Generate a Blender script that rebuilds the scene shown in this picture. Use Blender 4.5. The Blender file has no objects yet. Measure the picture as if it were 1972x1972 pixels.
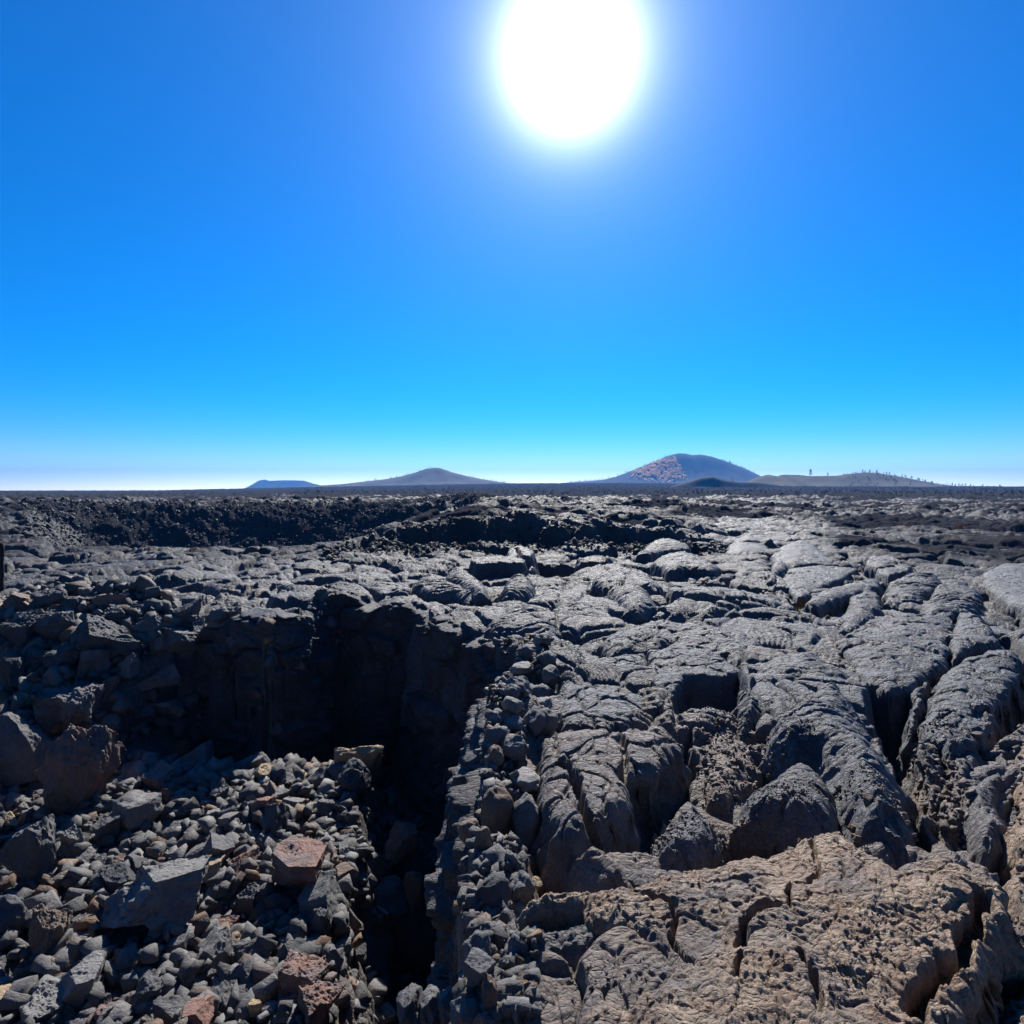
import bpy, bmesh, math, random
import numpy as np
from mathutils import Vector, Matrix
# ------------------------------------------------------------------ camera, light, exposure
SC = bpy.context.scene
COL = SC.collection
CAM_Z = 1.65
FPX = 1175.0            # focal length in pixels of the 1972 px photograph
PITCH = math.radians(-2.0)
cam = bpy.data.cameras.new('camera'); camo = bpy.data.objects.new('camera', cam); COL.objects.link(camo)
camo.location = (0, 0, CAM_Z); camo.rotation_euler = (math.pi/2 + PITCH, 0, 0)
cam.sensor_width = 36; cam.lens = 36*FPX/1972; cam.clip_start = 0.05; cam.clip_end = 20000
SC.camera = camo
SUN_EL = math.radians(37.0); SUN_AZ = math.radians(5.3)
DISC_EL = math.radians(34.6)
SUND = np.array([math.sin(SUN_AZ)*math.cos(SUN_EL), math.cos(SUN_AZ)*math.cos(SUN_EL), math.sin(SUN_EL)])
sl = bpy.data.lights.new('sun', 'SUN'); so = bpy.data.objects.new('sun', sl); COL.objects.link(so)
sl.energy = 5.0; sl.angle = math.radians(0.5); sl.color = (1.0, 0.955, 0.88)
so.rotation_euler = Vector(SUND).to_track_quat('Z', 'Y').to_euler(); so.location = (0, 0, 50)
SC.view_settings.view_transform = 'Standard'; SC.view_settings.look = 'None'
SC.view_settings.exposure = 0.62; SC.view_settings.gamma = 1; SC.view_settings.use_curve_mapping = False
SC.cycles.max_bounces = 6; SC.cycles.diffuse_bounces = 4; SC.cycles.glossy_bounces = 2
SC.cycles.volume_bounces = 0; SC.cycles.transparent_max_bounces = 4; SC.cycles.use_denoising = True
SC.cycles.caustics_reflective = False

W = bpy.data.worlds.new('World'); SC.world = W; W.use_nodes = True
nt = W.node_tree; N = nt.nodes; L = nt.links; N.clear()
def node(t, tree=None, **kw):
    n = (tree or nt).nodes.new(t)
    for k, v in kw.items(): setattr(n, k, v)
    return n
sky = node('ShaderNodeTexSky', sky_type='NISHITA', sun_disc=False, sun_elevation=SUN_EL, sun_rotation=SUN_AZ,
           altitude=1800, air_density=1.0, dust_density=0.25, ozone_density=3.0)
gam = node('ShaderNodeGamma'); gam.inputs[1].default_value = 1.0
hs = node('ShaderNodeHueSaturation'); hs.inputs['Saturation'].default_value = 1.25; hs.inputs['Value'].default_value = 1.0
L.new(sky.outputs[0], gam.inputs[0]); L.new(gam.outputs[0], hs.inputs['Color'])
tint = node('ShaderNodeMix', data_type='RGBA', blend_type='MULTIPLY'); tint.inputs[0].default_value = 1
L.new(hs.outputs[0], tint.inputs[6]); tint.inputs[7].default_value = (0.02, 0.88, 1.35, 1)
# aureole of the sun: air glow that depends only on the angle from the sun
tc = node('ShaderNodeTexCoord'); nrm = node('ShaderNodeVectorMath', operation='NORMALIZE'); L.new(tc.outputs['Generated'], nrm.inputs[0])
dt = node('ShaderNodeVectorMath', operation='DOT_PRODUCT'); L.new(nrm.outputs[0], dt.inputs[0]); dt.inputs[1].default_value = (math.sin(SUN_AZ)*math.cos(DISC_EL), math.cos(SUN_AZ)*math.cos(DISC_EL), math.sin(DISC_EL))
def M(op, a, b=None, c=None, tree=None):
    n = node('ShaderNodeMath', tree, operation=op); lk = (tree or nt).links
    for i, x in enumerate((a, b, c)):
        if x is None: continue
        if isinstance(x, (int, float)): n.inputs[i].default_value = x
        else: lk.new(x, n.inputs[i])
    return n.outputs[0]
ang = M('MULTIPLY', M('ARCCOSINE', M('MINIMUM', dt.outputs['Value'], 0.999999)), 180/math.pi)
def lobe(amp, s, p): return M('MULTIPLY', M('EXPONENT', M('MULTIPLY', M('POWER', M('DIVIDE', ang, s), p), -1)), amp)
def colmul(fac, col):
    v = node('ShaderNodeVectorMath', operation='SCALE'); v.inputs[0].default_value = col; L.new(fac, v.inputs['Scale']); return v.outputs[0]
def add(a, b):
    v = node('ShaderNodeVectorMath', operation='ADD'); L.new(a, v.inputs[0]); L.new(b, v.inputs[1]); return v.outputs[0]
glow = add(add(colmul(lobe(40, 3.4, 1.7), (1, 1, 0.98)), colmul(lobe(7.0, 4.6, 1.15), (.95, 1.0, 1.05))), colmul(lobe(2.0, 14, 1.25), (.75, .75, 1.1)))
# pale band of haze-lit air at the horizon
sep = node('ShaderNodeSeparateXYZ'); L.new(nrm.outputs[0], sep.inputs[0])
zz = M('MAXIMUM', sep.outputs['Z'], 0.0)
sidew = M('EXPONENT', M('MULTIPLY', M('POWER', M('DIVIDE', ang, 52), 2.0), -1))
hb = M('MULTIPLY', M('EXPONENT', M('MULTIPLY', zz, -38)), M('MULTIPLY_ADD', sidew, 6.0, 5.0))
hz = colmul(hb, (4.2, 2.8, 1.8))
hb2 = M('EXPONENT', M('MULTIPLY', zz, -6.0))
hz2 = colmul(hb2, (0.0, .5, 2.2))
away = M('MULTIPLY_ADD', M('EXPONENT', M('MULTIPLY', M('POWER', M('DIVIDE', ang, 75), 3.0), -1)), .74, .26)
vs = node('ShaderNodeVectorMath', operation='SCALE'); L.new(add(add(tint.outputs[2], hz), hz2), vs.inputs[0]); L.new(away, vs.inputs['Scale'])
tot = add(vs.outputs[0], glow)
bg = node('ShaderNodeBackground'); bg.inputs['Strength'].default_value = 0.078; L.new(tot, bg.inputs['Color'])
wo = node('ShaderNodeOutputWorld'); L.new(bg.outputs[0], wo.inputs['Surface'])

# ------------------------------------------------------------------ helpers
rng = np.random.default_rng(7); random.seed(7)
f32 = np.float32
def ss(a, b, x):
    t = np.clip((x-a)/(b-a), 0, 1); return t*t*(3-2*t)
def hash2(ix, iy, s):
    h = (ix.astype(np.int64)*374761393 + iy.astype(np.int64)*668265263 + s*974634777) & 0xffffffff
    h = ((h ^ (h >> 13))*1274126177) & 0xffffffff
    h = (h ^ (h >> 16))
    return (h & 0xffffff).astype(f32)/f32(0xffffff)
def vnoise(x, y, s=0):
    """gradient noise, about -0.7..0.7"""
    ix = np.floor(x); iy = np.floor(y); fx = (x-ix).astype(f32); fy = (y-iy).astype(f32)
    ix = ix.astype(np.int32); iy = iy.astype(np.int32)
    u = fx*fx*fx*(fx*(fx*6-15)+10); v = fy*fy*fy*(fy*(fy*6-15)+10)
    def g(dx, dy):
        a = hash2(ix+dx, iy+dy, s)*f32(2*math.pi)
        return np.cos(a)*(fx-dx)+np.sin(a)*(fy-dy)
    a = g(0, 0); b = g(1, 0); c = g(0, 1); d = g(1, 1)
    return (a+(b-a)*u)+((c+(d-c)*u)-(a+(b-a)*u))*v
def fbm(x, y, o=4, s=0, g=0.5):
    r = 0; a = 1.0; k = 1.0
    for i in range(o): r = r+a*vnoise(x*k, y*k, s+i*17); a *= g; k *= 2.03
    return r
def voro(x, y, s=0, jit=0.9):
    ix = np.floor(x).astype(np.int32); iy = np.floor(y).astype(np.int32)
    f1 = np.full(x.shape, 9, f32); f2 = np.full(x.shape, 9, f32); idh = np.zeros(x.shape, f32); dx1 = np.zeros(x.shape, f32); dy1 = np.zeros(x.shape, f32)
    for i in (-1, 0, 1):
        for j in (-1, 0, 1):
            cx = ix+i; cy = iy+j
            px = cx+0.5+jit*(hash2(cx, cy, s)-0.5); py = cy+0.5+jit*(hash2(cx, cy, s+5)-0.5)
            ddx = (x-px).astype(f32); ddy = (y-py).astype(f32); d = np.sqrt(ddx*ddx+ddy*ddy)
            nw = d < f1
            f2 = np.where(nw, f1, np.minimum(f2, d)); f1 = np.where(nw, d, f1)
            idh = np.where(nw, hash2(cx, cy, s+9), idh); dx1 = np.where(nw, ddx, dx1); dy1 = np.where(nw, ddy, dy1)
    return f1, f2, idh, dx1, dy1
def n3(p, s=0):
    """3-D value noise -1..1 on (n,3)"""
    i = np.floor(p).astype(np.int64); f = p-i; u = f*f*(3-2*f)
    def h(a, b, c): return hash2(i[:, 0]+a+(i[:, 2]+c)*57, i[:, 1]+b+(i[:, 2]+c)*131, s)*2-1
    r = 0
    for a in (0, 1):
        for b in (0, 1):
            for c in (0, 1):
                w = (u[:, 0] if a else 1-u[:, 0])*(u[:, 1] if b else 1-u[:, 1])*(u[:, 2] if c else 1-u[:, 2])
                r = r+w*h(a, b, c)
    return r
def f3(p, o=4, s=0):
    r = 0; a = 1; k = 1
    for i in range(o): r = r+a*n3(p*k+i*7.3, s+i); a *= .5; k *= 2.07
    return r
CP, SP = math.cos(PITCH), math.sin(PITCH)
def ray(u, v):
    a = (u-986)/FPX; b = -(v-986)/FPX
    return np.array([a, CP-b*SP, SP+b*CP])
def un(u, v, z=0.0):
    d = ray(u, v); t = (z-CAM_Z)/d[2]; return np.array([d[0]*t, d[1]*t])
def proj(x, y, z):
    zc = z-CAM_Z; dep = y*CP+zc*SP; up = -y*SP+zc*CP
    return 986+FPX*x/dep, 986-FPX*up/dep
def uof(x, y): return 986+FPX*x/np.maximum(y*CP, .05)
def sdf(px, py, poly):
    """signed distance, positive inside"""
    P = np.asarray(poly, float); Q = np.roll(P, -1, 0)
    d = np.full(px.shape, 1e9); ins = np.zeros(px.shape, bool)
    for (ax, ay), (bx, by) in zip(P, Q):
        ex, ey = bx-ax, by-ay; wx, wy = px-ax, py-ay
        t = np.clip((wx*ex+wy*ey)/(ex*ex+ey*ey+1e-12), 0, 1)
        d = np.minimum(d, (wx-t*ex)**2+(wy-t*ey)**2)
        c = ((ay > py) != (by > py)) & (px < (bx-ax)*(py-ay)/(by-ay+1e-15)+ax)
        ins ^= c
    d = np.sqrt(d); return np.where(ins, d, -d)
def pline(px, py, pts):
    d = np.full(px.shape, 1e9)
    for (ax, ay), (bx, by) in zip(pts[:-1], pts[1:]):
        ex, ey = bx-ax, by-ay; t = np.clip(((px-ax)*ex+(py-ay)*ey)/(ex*ex+ey*ey+1e-12), 0, 1)
        d = np.minimum(d, (px-ax-t*ex)**2+(py-ay-t*ey)**2)
    return np.sqrt(d)
def mesh(name, V, F, mats, smooth=True, attrs=None):
    me = bpy.data.meshes.new(name); V = np.asarray(V, f32)
    if isinstance(F, (list, tuple)): parts = [np.asarray(f, np.int32) for f in F if len(f)]
    else: parts = [np.asarray(F, np.int32)]
    me.vertices.add(len(V)); me.vertices.foreach_set('co', V.ravel())
    nl = sum(p.size for p in parts); me.loops.add(nl)
    me.loops.foreach_set('vertex_index', np.concatenate([p.ravel() for p in parts]))
    nf = sum(len(p) for p in parts); me.polygons.add(nf)
    tot_ = np.concatenate([np.full(len(p), p.shape[1], np.int32) for p in parts])
    me.polygons.foreach_set('loop_start', np.concatenate([[0], np.cumsum(tot_)[:-1]]).astype(np.int32))
    me.update(calc_edges=True)
    if smooth: me.polygons.foreach_set('use_smooth', np.ones(nf, bool))
    for k, a in (attrs or {}).items():
        at = me.attributes.new(k, 'FLOAT', 'POINT'); at.data.foreach_set('value', np.asarray(a, f32))
    for m in (mats if isinstance(mats, (list, tuple)) else [mats]): me.materials.append(m)
    me.update(); return me
def obj(name, me, loc=(0, 0, 0), parent=None, label=None, cat=None, group=None, kind=None):
    o = bpy.data.objects.new(name, me); COL.objects.link(o); o.location = loc
    if parent: o.parent = parent
    if label: o['label'] = label
    if cat: o['category'] = cat
    if group: o['group'] = group
    if kind: o['kind'] = kind
    return o
def gridfaces(nr, nc):
    i = np.arange(nr*nc, dtype=np.int32).reshape(nr, nc)
    return np.stack([i[:-1, :-1], i[:-1, 1:], i[1:, 1:], i[1:, :-1]], -1).reshape(-1, 4)

# ------------------------------------------------------------------ materials
def rockmat(name, base, brown=None, mode='attr', rough=0.52, scale=1.0, bump=1.0, spec=0.5, crack=1.0):
    m = bpy.data.materials.new(name); m.use_nodes = True; t = m.node_tree; n = t.nodes; l = t.links; n.clear()
    out = node('ShaderNodeOutputMaterial', t); b = node('ShaderNodeBsdfPrincipled', t); l.new(b.outputs[0], out.inputs[0])
    tc = node('ShaderNodeTexCoord', t)
    geo = node('ShaderNodeNewGeometry', t)
    co = tc.outputs['Object'] if mode == 'attr' else geo.outputs['Position']
    def noise(sc, det=6, ro=0.6, dist=0.0, vec=None):
        k = node('ShaderNodeTexNoise', t); k.inputs['Scale'].default_value = sc*scale; k.inputs['Detail'].default_value = det
        k.inputs['Roughness'].default_value = ro; k.inputs['Distortion'].default_value = dist; l.new(vec or co, k.inputs['Vector']); return k.outputs['Fac']
    def mixc(f, a, b_, bt='MIX'):
        k = node('ShaderNodeMix', t, data_type='RGBA', blend_type=bt)
        for i, x in ((0, f), (6, a), (7, b_)):
            if isinstance(x, (int, float)): k.inputs[i].default_value = x
            elif isinstance(x, tuple): k.inputs[i].default_value = (*x, 1) if len(x) == 3 else x
            else: l.new(x, k.inputs[i])
        return k.outputs[2]
    def ramp(f, lo, hi):
        k = node('ShaderNodeMapRange', t); l.new(f, k.inputs[0]); k.inputs[1].default_value = lo; k.inputs[2].default_value = hi; return k.outputs[0]
    if mode == 'object':
        oi = node('ShaderNodeObjectInfo', t); basec = oi.outputs['Color']
        c = mixc(ramp(noise(3, 5), .35, .65), mixc(1.0, basec, (0.62, 0.62, 0.66), 'MULTIPLY'), basec)
        # rust follows the alpha channel of the object's colour
        c = mixc(M('MULTIPLY', ramp(noise(1.7, 4), .42, .56), oi.outputs['Alpha'], tree=t), c, (0.30, 0.165, 0.125))
    elif mode == 'island':
        cr = node('ShaderNodeValToRGB', t); l.new(geo.outputs['Random Per Island'], cr.inputs[0]); e = cr.color_ramp; e.interpolation = 'LINEAR'
        e.elements[0].position = 0; e.elements[0].color = (*[x*.7 for x in base], 1); e.elements[1].position = 1; e.elements[1].color = (0.24, 0.14, 0.075, 1)
        for p, k in ((.6, tuple(base)), (.8, tuple(x*1.5 for x in base)), (.9, (0.12, 0.075, 0.055))):
            z = e.elements.new(p); z.color = (*k, 1)
        c = cr.outputs[0]
    else:
        c = mixc(ramp(noise(1.6, 5), .35, .68), tuple(x*.72 for x in base), tuple(x*1.35 for x in base))
        c = mixc(ramp(noise(22, 3), .55, .75), c, tuple(x*1.9 for x in base))
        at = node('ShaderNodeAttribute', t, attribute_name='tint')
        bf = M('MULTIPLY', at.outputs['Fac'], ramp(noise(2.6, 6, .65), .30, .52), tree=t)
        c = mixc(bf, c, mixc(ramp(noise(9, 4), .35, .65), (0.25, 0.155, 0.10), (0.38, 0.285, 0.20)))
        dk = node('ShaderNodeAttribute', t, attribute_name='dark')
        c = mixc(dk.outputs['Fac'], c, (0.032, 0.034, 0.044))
    c = mixc(ramp(noise(60, 3, .7), .3, .8), mixc(1.0, c, (0.7, 0.7, 0.7), 'MULTIPLY'), mixc(1.0, c, (1.3, 1.3, 1.3), 'MULTIPLY'))
    l.new(c, b.inputs['Base Color'])
    rr = node('ShaderNodeMapRange', t); l.new(noise(14, 4), rr.inputs[0]); rr.inputs[3].default_value = rough-.12; rr.inputs[4].default_value = rough+.2
    l.new(rr.outputs[0], b.inputs['Roughness']); b.inputs['Specular IOR Level'].default_value = spec
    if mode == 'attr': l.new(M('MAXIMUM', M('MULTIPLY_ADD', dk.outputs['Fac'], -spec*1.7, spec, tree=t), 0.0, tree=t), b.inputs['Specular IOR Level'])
    # relief: creases, plates of a few centimetres, grain
    wv = node('ShaderNodeTexNoise', t); wv.inputs['Scale'].default_value = 5*scale; wv.inputs['Detail'].default_value = 3; l.new(co, wv.inputs['Vector'])
    wm = node('ShaderNodeVectorMath', t, operation='SCALE'); l.new(wv.outputs['Color'], wm.inputs[0]); wm.inputs['Scale'].default_value = .22/scale
    st_ = node('ShaderNodeVectorMath', t, operation='MULTIPLY'); l.new(co, st_.inputs[0]); st_.inputs[1].default_value = (.75, 1.45, 1)
    wa = node('ShaderNodeVectorMath', t, operation='ADD'); l.new(st_.outputs[0], wa.inputs[0]); l.new(wm.outputs[0], wa.inputs[1])
    def vor(sc):
        k = node('ShaderNodeTexVoronoi', t, feature='DISTANCE_TO_EDGE'); k.inputs['Scale'].default_value = sc*scale; l.new(wa.outputs[0], k.inputs['Vector'])
        return M('POWER', M('MINIMUM', M('MULTIPLY', k.outputs['Distance'], 5.0, tree=t), 1.0, tree=t), 0.5, tree=t)
    h = M('MULTIPLY', vor(8), 0.008*crack, tree=t)
    h = M('MULTIPLY_ADD', vor(22), 0.0065*crack, h, tree=t)
    h = M('MULTIPLY_ADD', noise(18, 6, .7, .6, st_.outputs[0]), 0.026, h, tree=t)
    h = M('MULTIPLY_ADD', noise(85, 5, .8), 0.0075, h, tree=t)
    bp = node('ShaderNodeBump', t); bp.inputs['Strength'].default_value = 1.0; bp.inputs['Distance'].default_value = 1.0*bump/scale; l.new(h, bp.inputs['Height'])
    l.new(bp.outputs[0], b.inputs['Normal'])
    return m
MAT_LAVA = rockmat('lava', (0.108, 0.110, 0.120), rough=.56, spec=.38, bump=1.0)
MAT_SLAB = MAT_LAVA
MAT_ROCK = rockmat('lava_rock', (0.08, .08, .085), mode='object', scale=1.5, rough=.62, crack=.35, bump=1.0, spec=.3)
MAT_RUB = rockmat('rubble', (0.14, 0.134, 0.131), mode='island', scale=2.0, rough=.62, crack=.3)
def plain(name, c1, c2, sc=3.0, rough=.9, bumpd=0.0):
    m = bpy.data.materials.new(name); m.use_nodes = True; t = m.node_tree; b = t.nodes['Principled BSDF']; l = t.links
    tc = node('ShaderNodeTexCoord', t); k = node('ShaderNodeTexNoise', t); k.inputs['Scale'].default_value = sc; k.inputs['Detail'].default_value = 6; l.new(tc.outputs['Object'], k.inputs['Vector'])
    r = node('ShaderNodeValToRGB', t); r.color_ramp.elements[0].position = .38; r.color_ramp.elements[1].position = .62
    r.color_ramp.elements[0].color = (*c1, 1); r.color_ramp.elements[1].color = (*c2, 1); l.new(k.outputs['Fac'], r.inputs[0]); l.new(r.outputs[0], b.inputs['Base Color'])
    b.inputs['Roughness'].default_value = rough; b.inputs['Specular IOR Level'].default_value = .25
    if bumpd:
        bp = node('ShaderNodeBump', t); bp.inputs['Distance'].default_value = bumpd; l.new(k.outputs['Fac'], bp.inputs['Height']); l.new(bp.outputs[0], b.inputs['Normal'])
    return m

# ------------------------------------------------------------------ ground height
PIT = [tuple(un(u, v)) for u, v in [(-420, 1170), (0, 1160), (150, 1156), (300, 1170), (470, 1190), (520, 1202), (580, 1186), (612, 1168), (660, 1160), (715, 1166), (800, 1166), (865, 1208), (960, 1234),
       (1005, 1262), (1000, 1300), (962, 1350), (945, 1400), (925, 1500), (912, 1600), (910, 1700), (915, 1800), (885, 1900), (893, 1972)]] + [(-.25, 1.0), (-.4, -2.5), (-16, -2.5)]
HOLES = [([(1045, 1560), (1100, 1600), (1160, 1572), (1222, 1560), (1262, 1600), (1262, 1650), (1240, 1688), (1100, 1706), (1030, 1730), (1030, 1640)], .5, .10),
         ([(1222, 1540), (1205, 1492), (1262, 1470), (1318, 1425), (1340, 1480), (1330, 1520), (1290, 1550), (1250, 1600), (1220, 1600)], .5, .08),
         ([(1262, 1345), (1300, 1322), (1330, 1297), (1420, 1290), (1420, 1370), (1440, 1395), (1400, 1402), (1310, 1402)], .55, .08),
         ([(1655, 1315), (1750, 1328), (1760, 1405), (1800, 1440), (1775, 1500), (1800, 1630), (1740, 1630), (1700, 1450)], .65, .10),
         ([(1925, 1650), (1965, 1700), (1968, 1830), (1960, 2100), (1780, 2100), (1900, 1830)], .95, .12),
         ([(1905, 1350), (1960, 1270), (2030, 1260), (2030, 1420), (1960, 1450), (1915, 1470), (1890, 1420)], .7, .12),
         ([(1030, 1090), (1110, 1097), (1095, 1120), (1050, 1124), (1030, 1112)], .45, .1),
         ([(935, 1078), (1010, 1076), (1012, 1090), (940, 1092)], .3, .1)]
HOLES = [([tuple(un(u, v, -.1)) for u, v in p], d, w) for p, d, w in HOLES]
SU = [-600, 300, 480, 560, 640, 700, 780, 870, 960, 1060, 1170, 1230, 1300, 1380, 1450, 1600, 1972, 2500]
SR = [12, 12, 13, 14.5, 15, 16.5, 17, 17.5, 17.5, 17.3, 17.3, 17.3, 17.6, 18, 18.4, 19, 22, 26]
SZ = [0, 0, 0, .0, .14, .32, .60, .86, 1.08, .84, .68, .60, .62, .36, .18, .04, .0, .0]
FARU = [-600, 0, 300, 600, 986, 1200, 1500, 1972, 2500]; FARZ = [1, 1.2, 1.5, 7, 13.5, 14, 10, 6.5, 5]
def ground(x, y, fine=True):
    """height of the lava field; arrays in metres"""
    x = np.asarray(x, float); y = np.asarray(y, float); sh = x.shape; x = x.ravel(); y = y.ravel()
    r = np.hypot(x, y); u = uof(x, y); u = np.where(y < .3, np.where(x < 0, -600, 2500), u)
    wx = x+.35*fbm(x*.8, y*.8, 3, 3); wy = y+.35*fbm(x*.8, y*.8, 3, 4)
    # large forms
    rc = np.interp(u, SU, SR)+.8*fbm(x*.5, y*.5, 3, 21); zc = np.interp(u, SU, SZ)
    s = ss(0, .55, r-rc)
    far = np.interp(u, FARU, FARZ)
    z = s*(zc*.74*(1-ss(30, 120, r))+.35*ss(20, 60, r)*ss(700, 1100, u))
    bm = ss(30, 230, u)*(1-ss(820, 930, u))
    z = z*(1-bm*ss(18, 34, r)) - bm*2.6*ss(17+9*(u > 650)*ss(650, 850, u), 37, r)*(1-ss(40.5, 47.5, r+1.2*fbm(x*.12, y*.12, 3, 77)))
    lft = 1-ss(850, 960, u)
    z = z+lft*(.80*ss(40, 48, r)-.35*ss(50, 90, r))
    z = z+ss(90, 1100, r)*far
    # plates and lobes at growing scales
    z = z+fbm(x*.22, y*.22, 3, 11)*(.16+.10*ss(9, 40, r)+.4*ss(60, 200, r))
    pl = np.zeros_like(z)
    def plates(mask, size, amp, tilt, edge, seed):
        if not mask.any(): return
        xx = wx[mask]/size; yy = wy[mask]/(size*.8)
        f1, f2, h, dx, dy = voro(xx+.4*fbm(xx*.9, yy*.9, 2, seed), yy, seed)
        h2 = (h*57.31) % 1; h3 = (h*131.7) % 1
        prof = 1-np.exp(-np.maximum(f2-f1, 0)*edge)
        pl[mask] += amp*((h-.35)*ss(.0, .16, f2-f1)+.7*prof-.62+tilt*(dx*(h2-.5)+dy*(h3-.2))*prof)
    near = r < 60
    wn = 1
    plates(r < 70, 1.25, .20, 1.6, 7, 101)
    plates(r < 45, .42, .062, 1.6, 8, 202)
    plates((r > 18) & (r < 420), 3.6, .34*1.0, 1.5, 6, 303)
    plates((r > 90), 14.0, .9, 1.5, 6, 404)
    k = np.ones_like(z); k = np.where(r > 45, 1-ss(45, 70, r)*.5, 1)
    aa = bm*ss(24, 34, r)*(1-ss(46, 50, r))
    sm = ss(1300, 1450, u)*ss(14, 22, r)*(1-ss(34, 60, r))       # smoother pavement on the right
    z = z+pl*k*(1-.6*aa)*(1-.3*sm)
    z = z+aa*(.35*fbm(x*.9, y*.9, 3, 61)+.25*np.abs(fbm(x*2.6, y*2.6, 2, 62)))
    # rubble face of the scarp
    face = np.exp(-((r-rc+.5)/1.1)**2)*ss(600, 760, u)*(1-ss(1330, 1450, u))
    z = z+face*.22*np.abs(fbm(x*3, y*3, 3, 63))
    # lowered bed under the near slabs
    bed = (1-ss(11, 14, r))*ss(800, 870, u)
    z = z-(.09+.14*(1-ss(3.1, 4.3, r)))*bed
    z = z+.10*(1-ss(8, 12, r))
    # pit and fissure
    nr_ = r < 26
    if nr_.any():
        xs = x[nr_]; ys = y[nr_]
        jx = xs+.10*fbm(xs*2.5, ys*2.5, 3, 31); jy = ys+.10*fbm(xs*2.5, ys*2.5, 3, 32)
        d = sdf(jx, jy, PIT)
        w = .16+3.3*(1-ss(-5.4, -3.9, xs))*ss(3, 6, ys)
        ins = ss(0, 1, np.maximum(d, 0)/w)
        xe = np.interp(ys, [2, 3.4, 4.6, 6.3, 7.0, 7.6, 8.6], [-.8, -.98, -1.2, -1.42, -1.9, -2.6, -3.0])
        tr = ss(-.12, .30, xs-xe+.15*fbm(ys*1.7, xs*1.7, 3, 33))
        fl = -1.42+.13*fbm(xs*1.1, ys*1.1, 3, 34) - 1.25*tr
        fl = fl-.95*ss(6.5, 7.4, ys+.15*fbm(xs*1.4, ys, 2, 36))*ss(-4.7, -3.9, xs)*(1-tr)
        zn = z[nr_]; zn = np.where(d > 0, zn*(1-ins)+fl*ins, zn)
        zn = zn+np.where(d > 0, .13*np.abs(fbm(xs*3.2, ys*3.2, 4, 35))*ins, 0)
        for p, dep, ww in HOLES:
            dh = sdf(jx, jy, p); zn = zn-dep*ss(-ww*.3, ww, dh)
        z[nr_] = zn
    rm = (r > 16) & (r < 500)
    if rm.any():
        q = x[rm]; p = y[rm]; a = (ss(16, 40, r[rm])*(1-.3*sm[rm])*(1-.5*aa[rm]))
        z[rm] += a*(.42*np.abs(fbm(q*.55, p*.9, 4, 55, .6))-.13)*(1+ss(60, 200, r[rm]))
    if fine:
        fm = r < 30
        q = wx[fm]; p = wy[fm]; a = 1-ss(12, 30, r[fm])
        z[fm] += a*(.014*fbm(q*9, p*9, 3, 51)+.022*rope(x[fm], y[fm]))
        cr = voro(q*7.5, p*7.5, 52); z[fm] -= a*.012*(1-ss(0, .12, cr[1]-cr[0]))
    return z.reshape(sh)
def rope(x, y):
    """ropy folds: ridges that curve and die out"""
    w = x*.55+1.5*fbm(x*.7, y*.7, 2, 91); ph = (y*1.0+.9*np.sin(w*2.1)+.5*fbm(x*1.3, y*1.3, 2, 92))*2*math.pi/.13
    m = ss(-.05, .35, fbm(x*.6+9, y*.6, 2, 93))
    return m*(np.abs(np.sin(ph*.5))-.5)
def march(u, v, t0=1.2, t1=60):
    d = ray(u, v); ts = t0*(t1/t0)**np.linspace(0, 1, 900); X = d[0]*ts; Y = d[1]*ts; Z = CAM_Z+d[2]*ts
    g = ground(X, Y, False); k = np.argmax(Z < g); return np.array([X[k], Y[k], g[k]])

# the polar sheet is finer close by
def build_ground():
    az = np.radians(np.concatenate([np.linspace(-62, 62, 1330), np.arange(63.5, 297, 1.7), [298.0]])); nA = len(az)
    rr = [.12]
    while rr[-1] < 6000:
        r = rr[-1]; rr.append(r*(1+(.03 if r < 1 else .0034 if r < 26 else .004 if r < 70 else .007 if r < 400 else .03)))
    rr = np.array(rr); R, A = np.meshgrid(rr, az, indexing='ij')
    X = R*np.sin(A); Y = R*np.cos(A); Z = ground(X, Y)
    u = uof(X, Y)
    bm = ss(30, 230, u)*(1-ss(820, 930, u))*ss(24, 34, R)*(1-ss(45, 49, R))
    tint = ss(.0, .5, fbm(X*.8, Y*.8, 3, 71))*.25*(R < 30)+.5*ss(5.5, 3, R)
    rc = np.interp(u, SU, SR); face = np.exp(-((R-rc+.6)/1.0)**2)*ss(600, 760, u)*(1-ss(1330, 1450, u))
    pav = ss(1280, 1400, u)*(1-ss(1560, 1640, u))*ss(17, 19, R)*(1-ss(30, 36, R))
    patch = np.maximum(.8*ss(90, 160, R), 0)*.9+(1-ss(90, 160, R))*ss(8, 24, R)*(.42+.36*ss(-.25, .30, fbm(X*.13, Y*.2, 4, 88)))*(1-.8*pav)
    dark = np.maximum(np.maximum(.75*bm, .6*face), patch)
    V = np.stack([X, Y, Z], -1).reshape(-1, 3)
    # break up steep walls: small sideways relief that changes with height
    k = np.nonzero((R.ravel() < 13) & (V[:, 2] < -.12))[0]; q = V[k]; w = ss(.12, .4, -q[:, 2])[:, None]*(1-ss(9.5, 12, R.ravel()[k]))[:, None]
    V[k] += w*np.stack([f3(q*2.3, 4, 5)*.10, f3(q*2.3+19, 4, 8)*.10, f3(q*4+7, 3, 9)*.03], -1)
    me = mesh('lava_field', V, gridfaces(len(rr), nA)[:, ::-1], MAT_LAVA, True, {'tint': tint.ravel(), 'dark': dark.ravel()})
    obj('lava_field', me, kind='structure', label='dark basalt lava field running from the pit edge to the horizon')
build_ground()

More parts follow.
